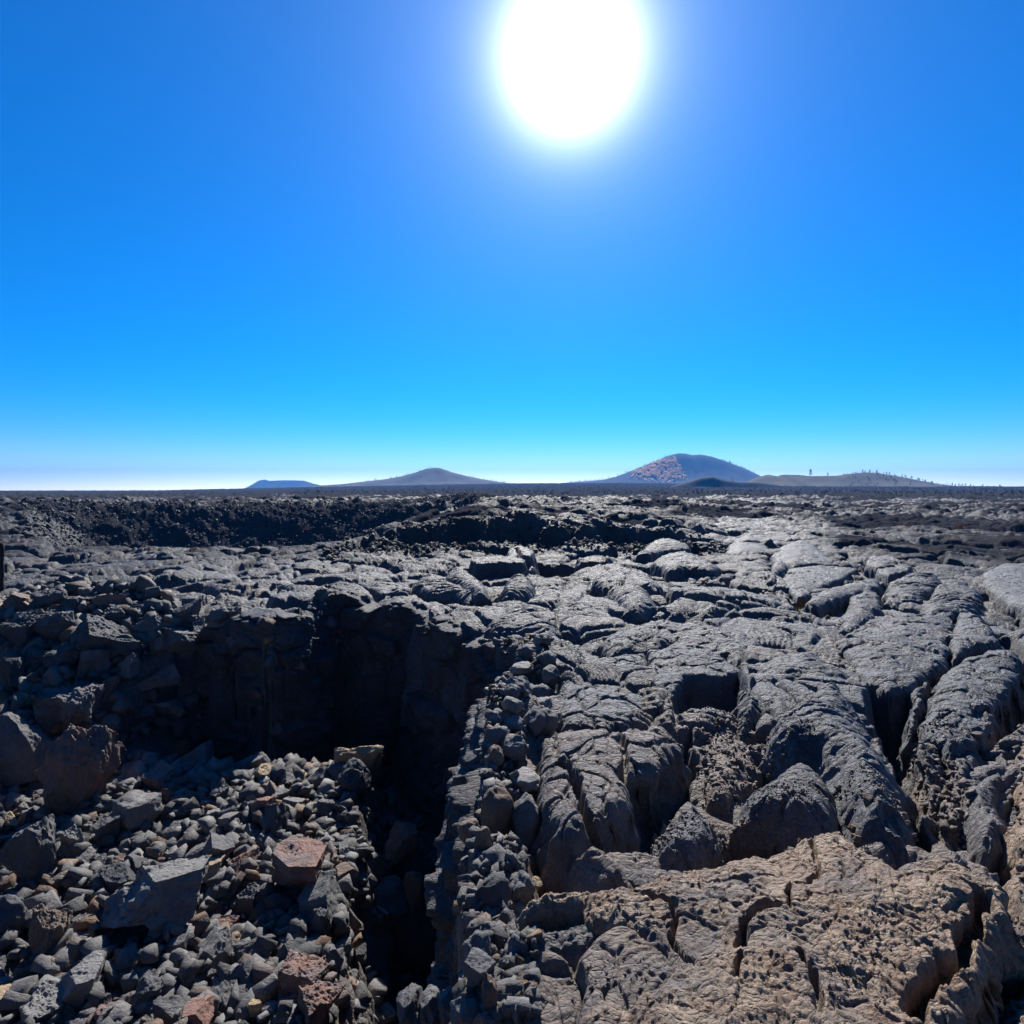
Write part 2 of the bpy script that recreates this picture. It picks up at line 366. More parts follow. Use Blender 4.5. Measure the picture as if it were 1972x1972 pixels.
def pit_wall():
    P = np.array(PIT[3:20]); seg = np.hypot(*np.diff(P, axis=0).T); L_ = np.r_[0, np.cumsum(seg)]; n = int(L_[-1]/.014)
    S_ = np.linspace(0, L_[-1], n); X = np.interp(S_, L_, P[:, 0]); Y = np.interp(S_, L_, P[:, 1])
    k = np.ones(31)/31
    Xp = np.convolve(np.pad(X, 15, 'edge'), k, 'valid'); Yp = np.convolve(np.pad(Y, 15, 'edge'), k, 'valid')
    tx = np.gradient(Xp); ty = np.gradient(Yp); l = np.hypot(tx, ty); nx, ny = ty/l, -tx/l
    if sdf(np.array([Xp[n//2]+nx[n//2]*.2]), np.array([Yp[n//2]+ny[n//2]*.2]), PIT)[0] < 0: nx, ny = -nx, -ny
    nx = np.convolve(np.pad(nx, 30, 'edge'), np.ones(61)/61, 'valid'); ny = np.convolve(np.pad(ny, 30, 'edge'), np.ones(61)/61, 'valid')
    top = ground(Xp-nx*.16, Yp-ny*.16, False); top = np.convolve(np.pad(top, 10, 'edge'), np.ones(21)/21, 'valid')
    m = 200; T = np.linspace(0, 1, m)[:, None]
    dep = 2.9*T**1.15; z = top[None, :]-dep+.015
    S2, Zz = np.broadcast_arrays(S_[None, :], z)
    sx = S2+.12*fbm(S2*2, Zz*2, 3, 601); sz = Zz+.10*fbm(S2*2+30, Zz*2, 3, 602)
    off = .12+.05*dep
    for a, b, h_, sd in ((.62, .36, .22, 611), (.24, .15, .085, 612), (.09, .06, .03, 613)):
        f1, f2, h, dx, dy = voro(sx/a, sz/b, sd); e = ss(0, .13, f2-f1); off = off+h_*((h-.45)*e-.35*(1-e)+.35*dx*(((h*57) % 1)-.5)*e+.5*dy*(((h*97) % 1)-.2)*e)
    off = off+.02*fbm(S2*14, Zz*14, 3, 620)
    bl = ss(0, .035, T); off = off*bl-.16*(1-bl)
    en = (ss(0, .5, S_)*ss(0, .4, L_[-1]-S_))[None, :]; off = off*en-.25*(1-en)
    V = np.stack([Xp+nx*off, Yp+ny*off, Zz+0*off], -1).reshape(-1, 3)
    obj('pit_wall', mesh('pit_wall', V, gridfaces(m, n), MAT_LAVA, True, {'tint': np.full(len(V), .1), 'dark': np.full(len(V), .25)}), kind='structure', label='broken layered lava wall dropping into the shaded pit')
pit_wall()
# ------------------------------------------------------------------ lava slabs and lobes that stand clear of the bed
def slab(name, label, px, z, th=.5, dome=.08, er=.06, style='crackle', tint=0.0, cracks=(), tilt=(0, 0), seed=None, lump=1.0, cat='lava slab', group=None, amp=1.0):
    P = np.array([un(u, v, z) for u, v in px]); c = P.mean(0); dist = float(np.hypot(*c))
    seed = seed or int(abs(c[0]*977+c[1]*313)) % 9999
    st = max(.0045, dist*.0019); lo = P.min(0)-.15; hi = P.max(0)+.15
    gx = np.arange(lo[0], hi[0], st); gy = np.arange(lo[1], hi[1], st*1.0); X, Y = np.meshgrid(gx, gy)
    k = 2.2/max(.25, min(1.2, np.ptp(P[:, 0])))
    jx = X+.05*fbm(X*k*1.6, Y*k*1.6, 4, seed, .6)/k*2; jy = Y+.05*fbm(X*k*1.6+40, Y*k*1.6, 4, seed+1, .6)/k*2
    d = sdf(jx, jy, P); ew = .04+.12*th
    dm = max(.05, d.max())
    t = np.clip(d/dm, 0, 1); dome *= .55; Z = z+dome*(1-(1-t)**2)-dome*.5
    e = np.clip(1-d/er, 0, 1); Z = Z-er*.9*(1-np.sqrt(np.clip(1-e*e, 0, 1)))
    out = np.clip(-d/ew, 0, 1); Z = Z-th*np.where(d < 0, out**.8, 0)
    Z = Z+tilt[0]*(X-c[0])+tilt[1]*(Y-c[1])
    wx = X+.12*fbm(X*2.2, Y*2.2, 3, 3); wy = Y+.12*fbm(X*2.2, Y*2.2, 3, 4)
    Z = Z+lump*(.035*fbm(X*3.1, Y*3.1, 3, seed+5))*amp
    if style == 'crackle':
        for s_, a_ in ((3.4, .024), (10, .014)):
            f1, f2, h, dx, dy = voro(wx*s_, wy*s_, seed+int(s_)); Z = Z-a_*amp*(1-ss(0, .09, f2-f1))+a_*.9*amp*(h-.5)*ss(0, .2, f2-f1)+a_*.8*amp*dx*(((h*91) % 1)-.5)*2
        Z = Z+.006*fbm(wx*16, wy*16, 3, seed)
    elif style == 'ropy':
        nn = fbm(X*1.6, Y*1.6, 2, seed+8)
        ph = (np.hypot((X-c[0])*1.0, (Y-c[1]-2.0*np.ptp(P[:, 1]))*1.1)+.16*nn+.05*fbm(X*7, Y*7, 3, seed+3))/(.055+.006*dist)
        Z = Z+(.010+.0022*dist)*amp*(np.abs(np.sin(ph*math.pi))-.5)*(.5+ss(-.2, .4, nn))
        f1, f2, h, dx, dy = voro(wx*9, wy*9, seed); Z = Z-.008*(1-ss(0, .14, f2-f1)); Z = Z+.006*fbm(wx*18, wy*18, 3, seed)
    else:  # rough clinkery skin
        f1, f2, h, dx, dy = voro(wx*7, wy*7, seed)
        Z = Z+amp*(.011*fbm(wx*4.5, wy*4.5, 4, seed, .6)+.006*np.maximum(0, .45-f1)*2+.012*fbm(wx*30, wy*30, 3, seed+6, .65)-.012*(1-ss(0, .1, f2-f1))*(h > .3))
        f1, f2, h, dx, dy = voro(wx*26, wy*26, seed+2); Z = Z+.0045*amp*(.5-f1)
    for line, wdt, dep in cracks:
        L_ = [un(a, b, z) for a, b in line]; q = pline(jx, jy, L_)/wdt; Z = Z-dep*(1-ss(.35, 1.0, q))
    keep = d > -ew*1.05
    fi = gridfaces(*X.shape); fk = keep.ravel()[fi].all(1); fi = fi[fk]
    use = np.unique(fi); rm = -np.ones(X.size, np.int64); rm[use] = np.arange(len(use))
    V = np.stack([X.ravel()[use], Y.ravel()[use], Z.ravel()[use]], -1)-[c[0], c[1], 0]
    F = rm[fi]
    # close the underside
    E = np.concatenate([F[:, [0, 1]], F[:, [1, 2]], F[:, [2, 3]], F[:, [3, 0]]]); key = E[:, 0]*10**8+E[:, 1]; rk = E[:, 1]*10**8+E[:, 0]
    bd = E[~np.isin(key, rk)]
    n0 = len(V); zb = z-th-.02
    bu = np.unique(bd); mp = {int(b): n0+i for i, b in enumerate(bu)}
    V2 = V[bu].copy(); V2[:, 2] = np.minimum(V2[:, 2]-.01, zb)
    V = np.concatenate([V, V2, [[0, 0, zb]]]); ci = len(V)-1
    b2 = np.array([[mp[int(a)], mp[int(b)]] for a, b in bd])
    Q = np.stack([bd[:, 1], bd[:, 0], b2[:, 0], b2[:, 1]], -1); T = np.stack([b2[:, 1], b2[:, 0], np.full(len(b2), ci)], -1)
    Vw = V+[c[0], c[1], 0]; w = ss(.0, .12, z-dome*.5-.02-Vw[:, 2])[:, None]*ss(0, .04, np.abs(Vw[:, 2]-zb)+.001)[:, None]
    V = V+w*np.stack([f3(Vw*7, 3, 5), f3(Vw*7+19, 3, 8), np.zeros(len(V))], -1)*min(.055, .018+.045*th)
    tn = np.full(len(V), tint)
    me = mesh(name, V, [F, Q, T], MAT_SLAB, True, {'tint': tn, 'dark': np.zeros(len(V))})
    return obj(name, me, (c[0], c[1], 0), None, label, cat, group)
SL = []
def S(*a, **k): SL.append(slab(*a, **k))
G1 = 'ledges along the far rim of the pit'; G2 = 'ropy lava lobes beyond the pit'; G3 = 'broken slabs on the right of the pit'; G4 = 'smooth plates at the middle right'
S('lava_slab', 'upper tier ledge of striped lava at the far rim of the pit', [(608, 1142), (625, 1128), (650, 1120), (690, 1124), (713, 1138), (716, 1150), (690, 1148), (640, 1140)], .10, .6, .05, .05, 'ropy', group=G1)
S('lava_slab', 'left pale topped ledge that overhangs the shaded pit wall', [(606, 1160), (606, 1150), (640, 1143), (680, 1145), (713, 1157), (712, 1168), (680, 1161), (640, 1164)], -.02, 1.2, .05, .04, 'crackle', group=G1)
S('lava_slab', 'wide plate behind the pit rim split from its lower ledge by a dark crack', [(685, 1121), (720, 1118), (765, 1122), (792, 1132), (788, 1142), (750, 1140), (728, 1143), (716, 1135)], .10, .6, .05, .05, 'ropy', group=G1)
S('lava_slab', 'right pale ledge at the brink directly above the deepest shadow', [(716, 1160), (728, 1149), (765, 1142), (798, 1146), (812, 1160), (806, 1169), (770, 1163), (740, 1162)], -.01, 1.2, .06, .04, 'crackle', group=G1)
S('lava_slab', 'long sloping ledge stepping down to the right along the pit rim', [(795, 1182), (807, 1172), (851, 1176), (899, 1187), (936, 1208), (908, 1213), (879, 1214), (865, 1199), (848, 1187)], -.02, 1.4, .06, .05, 'crackle', group=G1)
S('lava_lobe', 'broad wrinkled lobe just beyond the right corner of the pit', [(928, 1202), (930, 1170), (950, 1157), (1002, 1156), (1039, 1166), (1077, 1190), (1089, 1214), (1068, 1226), (1015, 1216), (950, 1210)], .10, .6, .24, .16, 'ropy', cat='lava lobe', group=G2)
S('lava_slab', 'thin cracked shelf below the broad wrinkled lobe at the pit corner', [(868, 1218), (905, 1208), (960, 1209), (1020, 1216), (1040, 1226), (1005, 1236), (950, 1226), (900, 1234)], -.06, .8, .04, .05, 'crackle', group=G1)
S('lava_lobe', 'small barrel shaped lobe with cross ridges behind the broad wrinkled lobe', [(959, 1136), (978, 1114), (1012, 1109), (1033, 1122), (1026, 1138), (990, 1146), (965, 1146)], .22, .6, .20, .14, 'ropy', cat='lava lobe', group=G2, amp=1.5)
S('lava_lobe', 'arched lobe with a dark overhang right of the broad wrinkled lobe', [(1020, 1150), (1050, 1136), (1095, 1141), (1140, 1158), (1165, 1182), (1142, 1192), (1111, 1176), (1065, 1162)], .14, .7, .16, .12, 'ropy', cat='lava lobe', group=G2)
S('lava_slab', 'thin broken lip under the arched lobe facing the gap', [(1062, 1166), (1090, 1164), (1125, 1182), (1150, 1202), (1142, 1212), (1100, 1194), (1066, 1182)], .02, .6, .04, .05, 'crackle', group=G2)
S('lava_lobe', 'dome with curved ropes and a deep notch in its left side', [(1157, 1132), (1190, 1118), (1235, 1122), (1262, 1142), (1275, 1166), (1230, 1176), (1195, 1172), (1176, 1150)], .22, .7, .26, .18, 'ropy', cat='lava lobe', group=G2)
S('lava_lobe', 'pale rounded lobe with a flat brown grey crown above the notched dome', [(1135, 1112), (1160, 1094), (1200, 1090), (1250, 1100), (1275, 1120), (1262, 1128), (1215, 1122), (1165, 1125)], .30, .7, .16, .12, 'crackle', cat='lava lobe', group=G2)
S('lava_lobe', 'long lobe draped beyond the rim behind the wide split plate', [(790, 1122), (810, 1108), (850, 1105), (900, 1120), (930, 1145), (905, 1152), (870, 1142), (820, 1138)], .16, .6, .18, .12, 'ropy', cat='lava lobe', group=G2)
S('lava_lobe', 'lobe with combed ridges left of the small barrel shaped lobe', [(845, 1112), (870, 1094), (905, 1100), (935, 1120), (945, 1140), (915, 1140), (880, 1125)], .24, .6, .2, .14, 'ropy', cat='lava lobe', group=G2)
S('lava_slab', 'long thin ledge with a shaded underside in front of the rubble scarp', [(905, 1078), (925, 1072), (985, 1070), (1012, 1076), (1008, 1083), (960, 1081), (915, 1084)], .28, .7, .04, .04, 'crackle', group=G2)
S('lava_slab', 'pale flat block with one bent crack at the foot of the scarp', [(976, 1066), (982, 1054), (1005, 1050), (1030, 1062), (1022, 1069), (995, 1070)], .28, .6, .04, .03, 'crackle', cracks=[([(992, 1054), (998, 1062), (1002, 1070)], .05, .15)], group=G2)
S('lava_slab', 'low ropy tongue running down from the right end of the scarp', [(1225, 1065), (1245, 1050), (1270, 1030), (1290, 1034), (1325, 1045), (1330, 1054), (1280, 1058), (1250, 1066)], .25, .6, .14, .10, 'ropy', group=G4)
S('lava_slab', 'broad pale hump right of the scarp with slanting wrinkles', [(1255, 1078), (1275, 1066), (1320, 1058), (1350, 1068), (1385, 1085), (1375, 1092), (1330, 1090), (1290, 1094)], .25, .6, .16, .12, 'crackle', group=G4)
# right of the pit
S('lava_slab', 'large crusted plate whose front face drops into a narrow shadow', [(1070, 1345), (1084, 1305), (1104, 1278), (1138, 1264), (1193, 1261), (1239, 1249), (1252, 1291), (1250, 1350), (1220, 1384), (1172, 1394), (1138, 1390), (1084, 1388), (1072, 1365)], .06, .6, .10, .07, 'crackle', group=G3)
S('lava_slab', 'flat wedge slab overhanging a dark square hollow', [(1247, 1250), (1300, 1236), (1345, 1240), (1385, 1252), (1424, 1285), (1417, 1294), (1330, 1296), (1316, 1306), (1292, 1330), (1262, 1348), (1257, 1300)], .12, .55, .06, .05, 'crackle', group=G3)
S('lava_slab', 'blocky slab with a cliff like right side above a black hole', [(1033, 1440), (1046, 1407), (1080, 1399), (1138, 1401), (1190, 1408), (1251, 1392), (1285, 1397), (1318, 1422), (1300, 1440), (1261, 1470), (1207, 1484), (1220, 1520), (1195, 1548), (1155, 1570), (1100, 1596), (1060, 1582), (1042, 1530), (1036, 1480)], .12, .55, .12, .08, 'crackle', tint=.35, cracks=[([(1080, 1470), (1110, 1500), (1140, 1580)], .035, .12), ([(1190, 1408), (1205, 1450), (1207, 1484)], .025, .08), ([(1040, 1470), (1070, 1475), (1100, 1465)], .02, .06)], group=G3)
S('lava_lobe', 'low crackled dome between the black hole and the long humps', [(1250, 1602), (1284, 1560), (1321, 1537), (1355, 1551), (1400, 1594), (1386, 1625), (1344, 1648), (1279, 1653), (1254, 1640)], .02, .5, .16, .12, 'crackle', cat='lava lobe', group=G3)
S('lava_lobe', 'upper of two long ropy humps in the middle of the right side', [(1413, 1325), (1435, 1282), (1472, 1258), (1536, 1254), (1590, 1260), (1640, 1286), (1668, 1302), (1655, 1314), (1600, 1322), (1540, 1322), (1480, 1352), (1440, 1394), (1420, 1374)], .08, .6, .26, .16, 'ropy', cat='lava lobe', group=G3)
S('lava_lobe', 'lower long ropy hump that curves towards the black cleft on its right', [(1462, 1408), (1482, 1370), (1522, 1338), (1556, 1325), (1607, 1316), (1646, 1323), (1668, 1356), (1688, 1397), (1722, 1437), (1750, 1481), (1764, 1540), (1768, 1600), (1740, 1612), (1692, 1594), (1642, 1572), (1609, 1514), (1583, 1483), (1556, 1444), (1532, 1450), (1495, 1434), (1465, 1426)], .10, .7, .32, .2, 'ropy', cat='lava lobe', group=G3, lump=1.5)
S('lava_lobe', 'bulging crackled lobe lying behind the big brown foreground slab', [(1402, 1566), (1425, 1520), (1470, 1488), (1522, 1461), (1582, 1480), (1618, 1512), (1626, 1560), (1622, 1588), (1570, 1582), (1500, 1576), (1440, 1574)], .06, .5, .2, .13, 'crackle', cat='lava lobe', tint=.1, group=G3)
S('lava_lobe', 'lumpy low mound strewn with pebbles above the bulging crackled lobe', [(1345, 1400), (1380, 1380), (1420, 1400), (1455, 1440), (1475, 1480), (1420, 1500), (1405, 1540), (1360, 1530), (1340, 1480)], -.06, .4, .10, .10, 'rough', cat='lava lobe', tint=.5, group=G3)
S('lava_lobe', 'wide pale wrinkled dome above the wedge slab', [(1150, 1228), (1180, 1205), (1240, 1192), (1330, 1196), (1400, 1200), (1450, 1215), (1480, 1238), (1470, 1256), (1420, 1272), (1370, 1248), (1300, 1234), (1240, 1246), (1170, 1252)], .10, .5, .18, .12, 'crackle', cat='lava lobe', group=G3)
S('lava_slab', 'great curved plate with a crack across its right third', [(1605, 1230), (1640, 1208), (1691, 1194), (1759, 1181), (1838, 1175), (1832, 1205), (1826, 1236), (1826, 1262), (1786, 1287), (1757, 1316), (1708, 1323), (1664, 1301), (1637, 1274), (1632, 1246)], .10, .55, .10, .07, 'crackle', group=G3)
S('lava_slab', 'end piece broken from the great curved plate at the upper right', [(1846, 1175), (1887, 1184), (1914, 1211), (1921, 1233), (1860, 1246), (1833, 1260), (1833, 1235), (1838, 1206)], .10, .55, .06, .05, 'crackle', group=G3)
S('lava_slab', 'tall cracked plate tilting towards the right edge of the view', [(1803, 1304), (1822, 1284), (1862, 1261), (1921, 1247), (1961, 1250), (1974, 1269), (1950, 1316), (1921, 1356), (1902, 1380), (1896, 1400), (1877, 1426), (1833, 1439), (1809, 1423), (1768, 1404), (1785, 1372), (1790, 1345)], .08, .75, .10, .07, 'crackle', cracks=[([(1775, 1368), (1800, 1364), (1830, 1370), (1815, 1384)], .03, .12), ([(1870, 1380), (1890, 1365), (1905, 1362)], .03, .1)], group=G3)
S('lava_slab', 'narrow splinter lying in the crack left of the tall plate', [(1752, 1360), (1758, 1330), (1785, 1313), (1795, 1312), (1778, 1342), (1768, 1370), (1760, 1398), (1752, 1388)], .04, .5, .05, .04, 'crackle', group=G3)
S('lava_lobe', 'lumpy block of lava under the foot of the tall cracked plate', [(1830, 1445), (1880, 1430), (1900, 1450), (1888, 1490), (1860, 1520), (1832, 1505), (1822, 1470)], -.02, .6, .12, .08, 'crackle', cat='lava lobe', tint=.2, group=G3)
S('lava_lobe', 'rubbly shoulder between the black cleft and the smooth column', [(1748, 1430), (1800, 1428), (1822, 1470), (1838, 1520), (1866, 1570), (1858, 1600), (1830, 1608), (1800, 1580), (1765, 1520)], -.10, .5, .12, .1, 'rough', cat='lava lobe', tint=.6, group=G3)
S('lava_lobe', 'smooth grey column of lava near the right edge of the view', [(1854, 1525), (1880, 1480), (1905, 1450), (1940, 1425), (1960, 1440), (1944, 1500), (1937, 1560), (1944, 1618), (1915, 1632), (1876, 1612), (1868, 1583)], -.02, .6, .14, .1, 'crackle', cat='lava lobe', tint=.15, amp=.6, group=G3)
S('lava_lobe', 'red brown crumbly bank on the extreme right', [(1948, 1420), (1985, 1380), (2080, 1390), (2090, 1640), (1990, 1660), (1948, 1620), (1942, 1560), (1950, 1500)], .02, .7, .10, .1, 'rough', cat='lava bank', tint=1.2, group=G3)
S('lava_lobe', 'layered brown bank at the right edge beside the foreground cleft', [(1962, 1660), (2100, 1640), (2150, 2000), (1960, 2100), (1935, 1990), (1955, 1850)], -.05, .9, .06, .06, 'rough', cat='lava bank', tint=.9, group=G3)
S('lava_slab', 'big brown grey slab filling the right foreground', [(1120, 1712), (1158, 1698), (1219, 1693), (1270, 1673), (1400, 1647), (1512, 1617), (1578, 1588), (1622, 1591), (1652, 1614), (1711, 1644), (1755, 1644), (1808, 1632), (1885, 1647), (1926, 1656), (1923, 1752), (1905, 1811), (1887, 1879), (1858, 1925), (1812, 1990), (1760, 2150), (1200, 2150), (1215, 1990), (1200, 1900), (1262, 1860), (1275, 1800), (1220, 1775), (1150, 1760)], .16, .9, .12, .06, 'rough', tint=.95,
  cracks=[([(1566, 1600), (1573, 1640), (1560, 1670), (1524, 1700), (1515, 1760)], .012, .06), ([(1888, 1712), (1872, 1770), (1848, 1828), (1808, 1862), (1775, 1905), (1768, 1940)], .028, .14), ([(1424, 1695), (1460, 1712)], .03, .06), ([(1430, 1830), (1440, 1790), (1485, 1755)], .022, .08), ([(1425, 1900), (1430, 1850)], .012, .05), ([(1250, 1720), (1300, 1735), (1290, 1790), (1330, 1830)], .014, .05), ([(1560, 1960), (1580, 1900), (1560, 1860)], .02, .07)], lump=.9)
S('lava_slab', 'tan topped ledge left of the big foreground slab', [(998, 1748), (1010, 1738), (1060, 1722), (1120, 1712), (1160, 1722), (1180, 1745), (1130, 1752), (1060, 1756), (1008, 1764)], .10, .6, .04, .04, 'rough', tint=1.3)
S('lava_slab', 'lumpy blue grey mass left of the big foreground slab', [(958, 1835), (990, 1812), (1030, 1785), (1100, 1772), (1160, 1778), (1240, 1782), (1272, 1812), (1262, 1850), (1200, 1880), (1130, 1870), (1060, 1862), (1000, 1866)], .04, .7, .10, .07, 'rough', tint=.15)
S('lava_slab', 'craggy grey shelf with a rusty corner at the bottom centre', [(972, 1920), (985, 1884), (1040, 1868), (1100, 1872), (1160, 1882), (1170, 1900), (1110, 1915), (1080, 1960), (1020, 1985), (985, 2060), (975, 1990)], .02, .8, .09, .06, 'rough', tint=.5)
S('lava_block', 'squared tan block wedged between slabs at the bottom centre', [(1105, 1945), (1150, 1900), (1205, 1898), (1222, 1950), (1218, 1985), (1170, 1992), (1112, 1985)], .12, .5, .04, .04, 'rough', tint=.9, cat='rock')
# middle right plates
S('lava_slab', 'large smooth tilted plate in the middle distance on the right', [(1502, 1118), (1520, 1092), (1560, 1086), (1600, 1088), (1654, 1093), (1626, 1110), (1583, 1127), (1552, 1146), (1534, 1145)], .08, .5, .07, .08, 'crackle', group=G4, amp=.6)
S('lava_lobe', 'rounded smooth hump above the large tilted plate', [(1484, 1066), (1500, 1050), (1530, 1039), (1562, 1041), (1600, 1068), (1610, 1084), (1570, 1084), (1525, 1086), (1492, 1078)], .16, .5, .18, .14, 'crackle', cat='lava lobe', group=G4, amp=.6)
S('lava_lobe', 'smaller smooth hump left of the rounded one with a dark base', [(1396, 1062), (1404, 1040), (1445, 1026), (1472, 1040), (1486, 1058), (1450, 1065), (1420, 1066)], .14, .5, .16, .12, 'crackle', cat='lava lobe', group=G4, amp=.6)
S('lava_slab', 'long bar of rock lying slantwise over a dark undercut', [(1548, 1160), (1578, 1138), (1620, 1124), (1665, 1116), (1697, 1116), (1698, 1128), (1657, 1140), (1612, 1150), (1572, 1166)], .14, .6, .10, .08, 'crackle', group=G4, amp=.6)
S('lava_slab', 'upright wedge plate pointing down at the long slanting bar', [(1475, 1118), (1484, 1092), (1494, 1076), (1515, 1082), (1518, 1094), (1502, 1104), (1494, 1120)], .12, .5, .12, .08, 'crackle', group=G4)
S('lava_slab', 'striped slab leaning left of the upright wedge plate', [(1412, 1104), (1430, 1086), (1460, 1076), (1484, 1080), (1478, 1096), (1450, 1104), (1425, 1112)], .10, .5, .10, .07, 'ropy', group=G4)
S('lava_slab', 'strip slab standing above the great curved plate', [(1606, 1226), (1622, 1180), (1640, 1146), (1665, 1136), (1693, 1137), (1702, 1165), (1682, 1190), (1645, 1215)], .10, .5, .12, .09, 'crackle', group=G4)
S('lava_lobe', 'crinkled plate with toothed front edge below the flat pavement', [(1702, 1142), (1712, 1120), (1745, 1104), (1800, 1102), (1818, 1120), (1790, 1138), (1775, 1155), (1735, 1152)], .14, .5, .12, .08, 'ropy', cat='lava lobe', group=G4)
S('lava_lobe', 'long sausage shaped lobe lying above the cracked end piece', [(1768, 1172), (1775, 1152), (1810, 1146), (1860, 1150), (1895, 1158), (1894, 1170), (1850, 1178), (1800, 1184), (1775, 1184)], .10, .5, .18, .13, 'ropy', cat='lava lobe', group=G4)
S('lava_lobe', 'rounded lobe with combed ropes behind the sausage shaped lobe', [(1788, 1146), (1798, 1128), (1825, 1118), (1865, 1122), (1895, 1142), (1892, 1152), (1840, 1148)], .14, .5, .16, .12, 'ropy', cat='lava lobe', group=G4)
S('lava_slab', 'pale smooth pavement at the right edge in the middle distance', [(1888, 1102), (1925, 1084), (1990, 1082), (2030, 1100), (2030, 1180), (1972, 1166), (1935, 1150), (1900, 1125)], .14, .5, .10, .1, 'crackle', group=G4, amp=.5)
S('lava_slab', 'short broken block with vertical striped face beyond the slanting bar', [(1668, 1084), (1675, 1071), (1720, 1069), (1735, 1078), (1728, 1086), (1695, 1090)], .22, .6, .05, .05, 'crackle', group=G4)
S('lava_slab', 'second broken block set just in front of the striped faced one', [(1688, 1100), (1695, 1088), (1740, 1084), (1760, 1092), (1745, 1100), (1710, 1106)], .18, .6, .06, .05, 'crackle', group=G4)
print('slab verts', sum(len(o.data.vertices) for o in SL))

# ------------------------------------------------------------------ rocks
def ico(sub):
    bm = bmesh.new(); bmesh.ops.create_icosphere(bm, subdivisions=sub, radius=1)
    V = np.array([v.co[:] for v in bm.verts]); F = np.array([[v.index for v in f.verts] for f in bm.faces]); bm.free(); return V, F
ICO = {k: ico(k) for k in (1, 2, 3, 4, 5)}
def Q3(r):
    q, _ = np.linalg.qr(r.normal(size=(3, 3))); return q
def polyrock(rs, cuts, pl=(), dmin=.5, dmax=.85, edge=None, sc=(1, 1, 1), rough=0.0, bites=0):
    r = np.random.default_rng(rs); bm = bmesh.new(); bmesh.ops.create_cube(bm, size=2.2)
    P_ = [(Vector(n), d) for n, d in pl]+[(Vector(r.normal(size=3)), r.uniform(dmin, dmax)) for i in range(cuts)]+[(Vector(r.normal(size=3)), r.uniform(.84, 1.0)) for i in range(cuts)]
    for n, d in P_:
        n.normalize(); g = bmesh.ops.bisect_plane(bm, geom=bm.verts[:]+bm.edges[:]+bm.faces[:], plane_co=n*d, plane_no=n, clear_outer=True, dist=1e-5)
        e = [x for x in g['geom_cut'] if isinstance(x, bmesh.types.BMEdge)]
        if e: bmesh.ops.contextual_create(bm, geom=e)
    bmesh.ops.triangulate(bm, faces=bm.faces[:])
    if edge:
        for k in range(9):
            es = [e for e in bm.edges if e.calc_length() > edge]
            if not es: break
            bmesh.ops.subdivide_edges(bm, edges=es, cuts=1); bmesh.ops.triangulate(bm, faces=[f for f in bm.faces if len(f.verts) > 3])
    bm.normal_update(); V = np.array([v.co[:] for v in bm.verts]); NN = np.array([v.normal[:] for v in bm.verts]); F = np.array([[v.index for v in f.verts] for f in bm.faces]); bm.free()
    if rough:
        q = V*1.0+rs % 53
        V = V+NN*(rough*(f3(q*2.2, 4, rs % 89)*.9-np.abs(f3(q*5+3, 3, rs % 37))*.8-1.1*np.maximum(0, n3(q*11, rs % 41)-.35)))[:, None]
        for i in range(bites):
            n = r.normal(size=3); n /= np.linalg.norm(n); c_ = n*r.uniform(.7, .95); dd = np.abs((V-c_)@Q3(r)).max(1); V = V-n*(np.clip(1-dd/.36, 0, 1)**.6*.13)[:, None]
    V = (V-(V.max(0)+V.min(0))/2)/((V.max(0)-V.min(0))/2)*np.array(sc)
    return V, F
def rockshape(sub, rs, cuts=11, rough=.05, sc=(1, 1, 1), dmin=.5, dmax=.82, lumps=0.0, fr=2.4, chips=None, pl=()):
    r = np.random.default_rng(rs); V, F = ICO[sub]; V = V.copy()
    if lumps: V *= (1+lumps*f3(V*1.8+rs % 50, 2, rs % 97))[:, None]
    elif sub > 2: V *= (1+.16*f3(V*1.3+rs % 50, 2, rs % 97))[:, None]
    def cut(lo, hi):
        nonlocal V
        n = r.normal(size=3); n /= np.linalg.norm(n); p = V@n; d = p.max()*r.uniform(lo, hi)
        V = V-np.maximum(0, p-d)[:, None]*n*.985
    for n_, d_ in pl:
        n_ = np.array(n_, float); n_ /= np.linalg.norm(n_); V = V-np.maximum(0, V@n_-d_)[:, None]*n_*.985
    for i in range(cuts): cut(dmin, dmax)
    for i in range((34 if sub > 3 else 18 if sub > 2 else 6) if chips is None else chips): cut(.78, .95)
    if sub > 3:
        for i in range(4):   # bites broken out of the block
            n = r.normal(size=3); n /= np.linalg.norm(n); c_ = n*r.uniform(.75, 1.05); q = V-c_; dd = np.abs(q@Q3(r)).max(1); k = np.clip(1-dd/.34, 0, 1); V = V-n*(k*.16)[:, None]
    V = (V-(V.max(0)+V.min(0))/2)/((V.max(0)-V.min(0))/2)*np.array(sc)
    nn = V/np.linalg.norm(V, axis=1)[:, None]
    if rough:
        V = V+nn*(rough*f3(V*fr+rs % 31, 4 if sub > 2 else 2, rs % 89))[:, None]
        if sub >= 4:
            V = V-nn*(rough*.9*np.maximum(0, n3(V*9, rs % 41)-.15))[:, None]-nn*(rough*.5*np.abs(f3(V*5.5+3, 3, rs % 37)))[:, None]
    return V, F
COLS = {'charcoal': (.125, .125, .13, 0), 'grey': (.19, .187, .184, 0), 'ash grey': (.27, .26, .245, 0), 'rust-tinted': (.21, .18, .165, .9), 'brown': (.25, .19, .14, .3), 'tan': (.48, .36, .22, 0)}
LAND = []   # landmarks for the labels: screen position, words
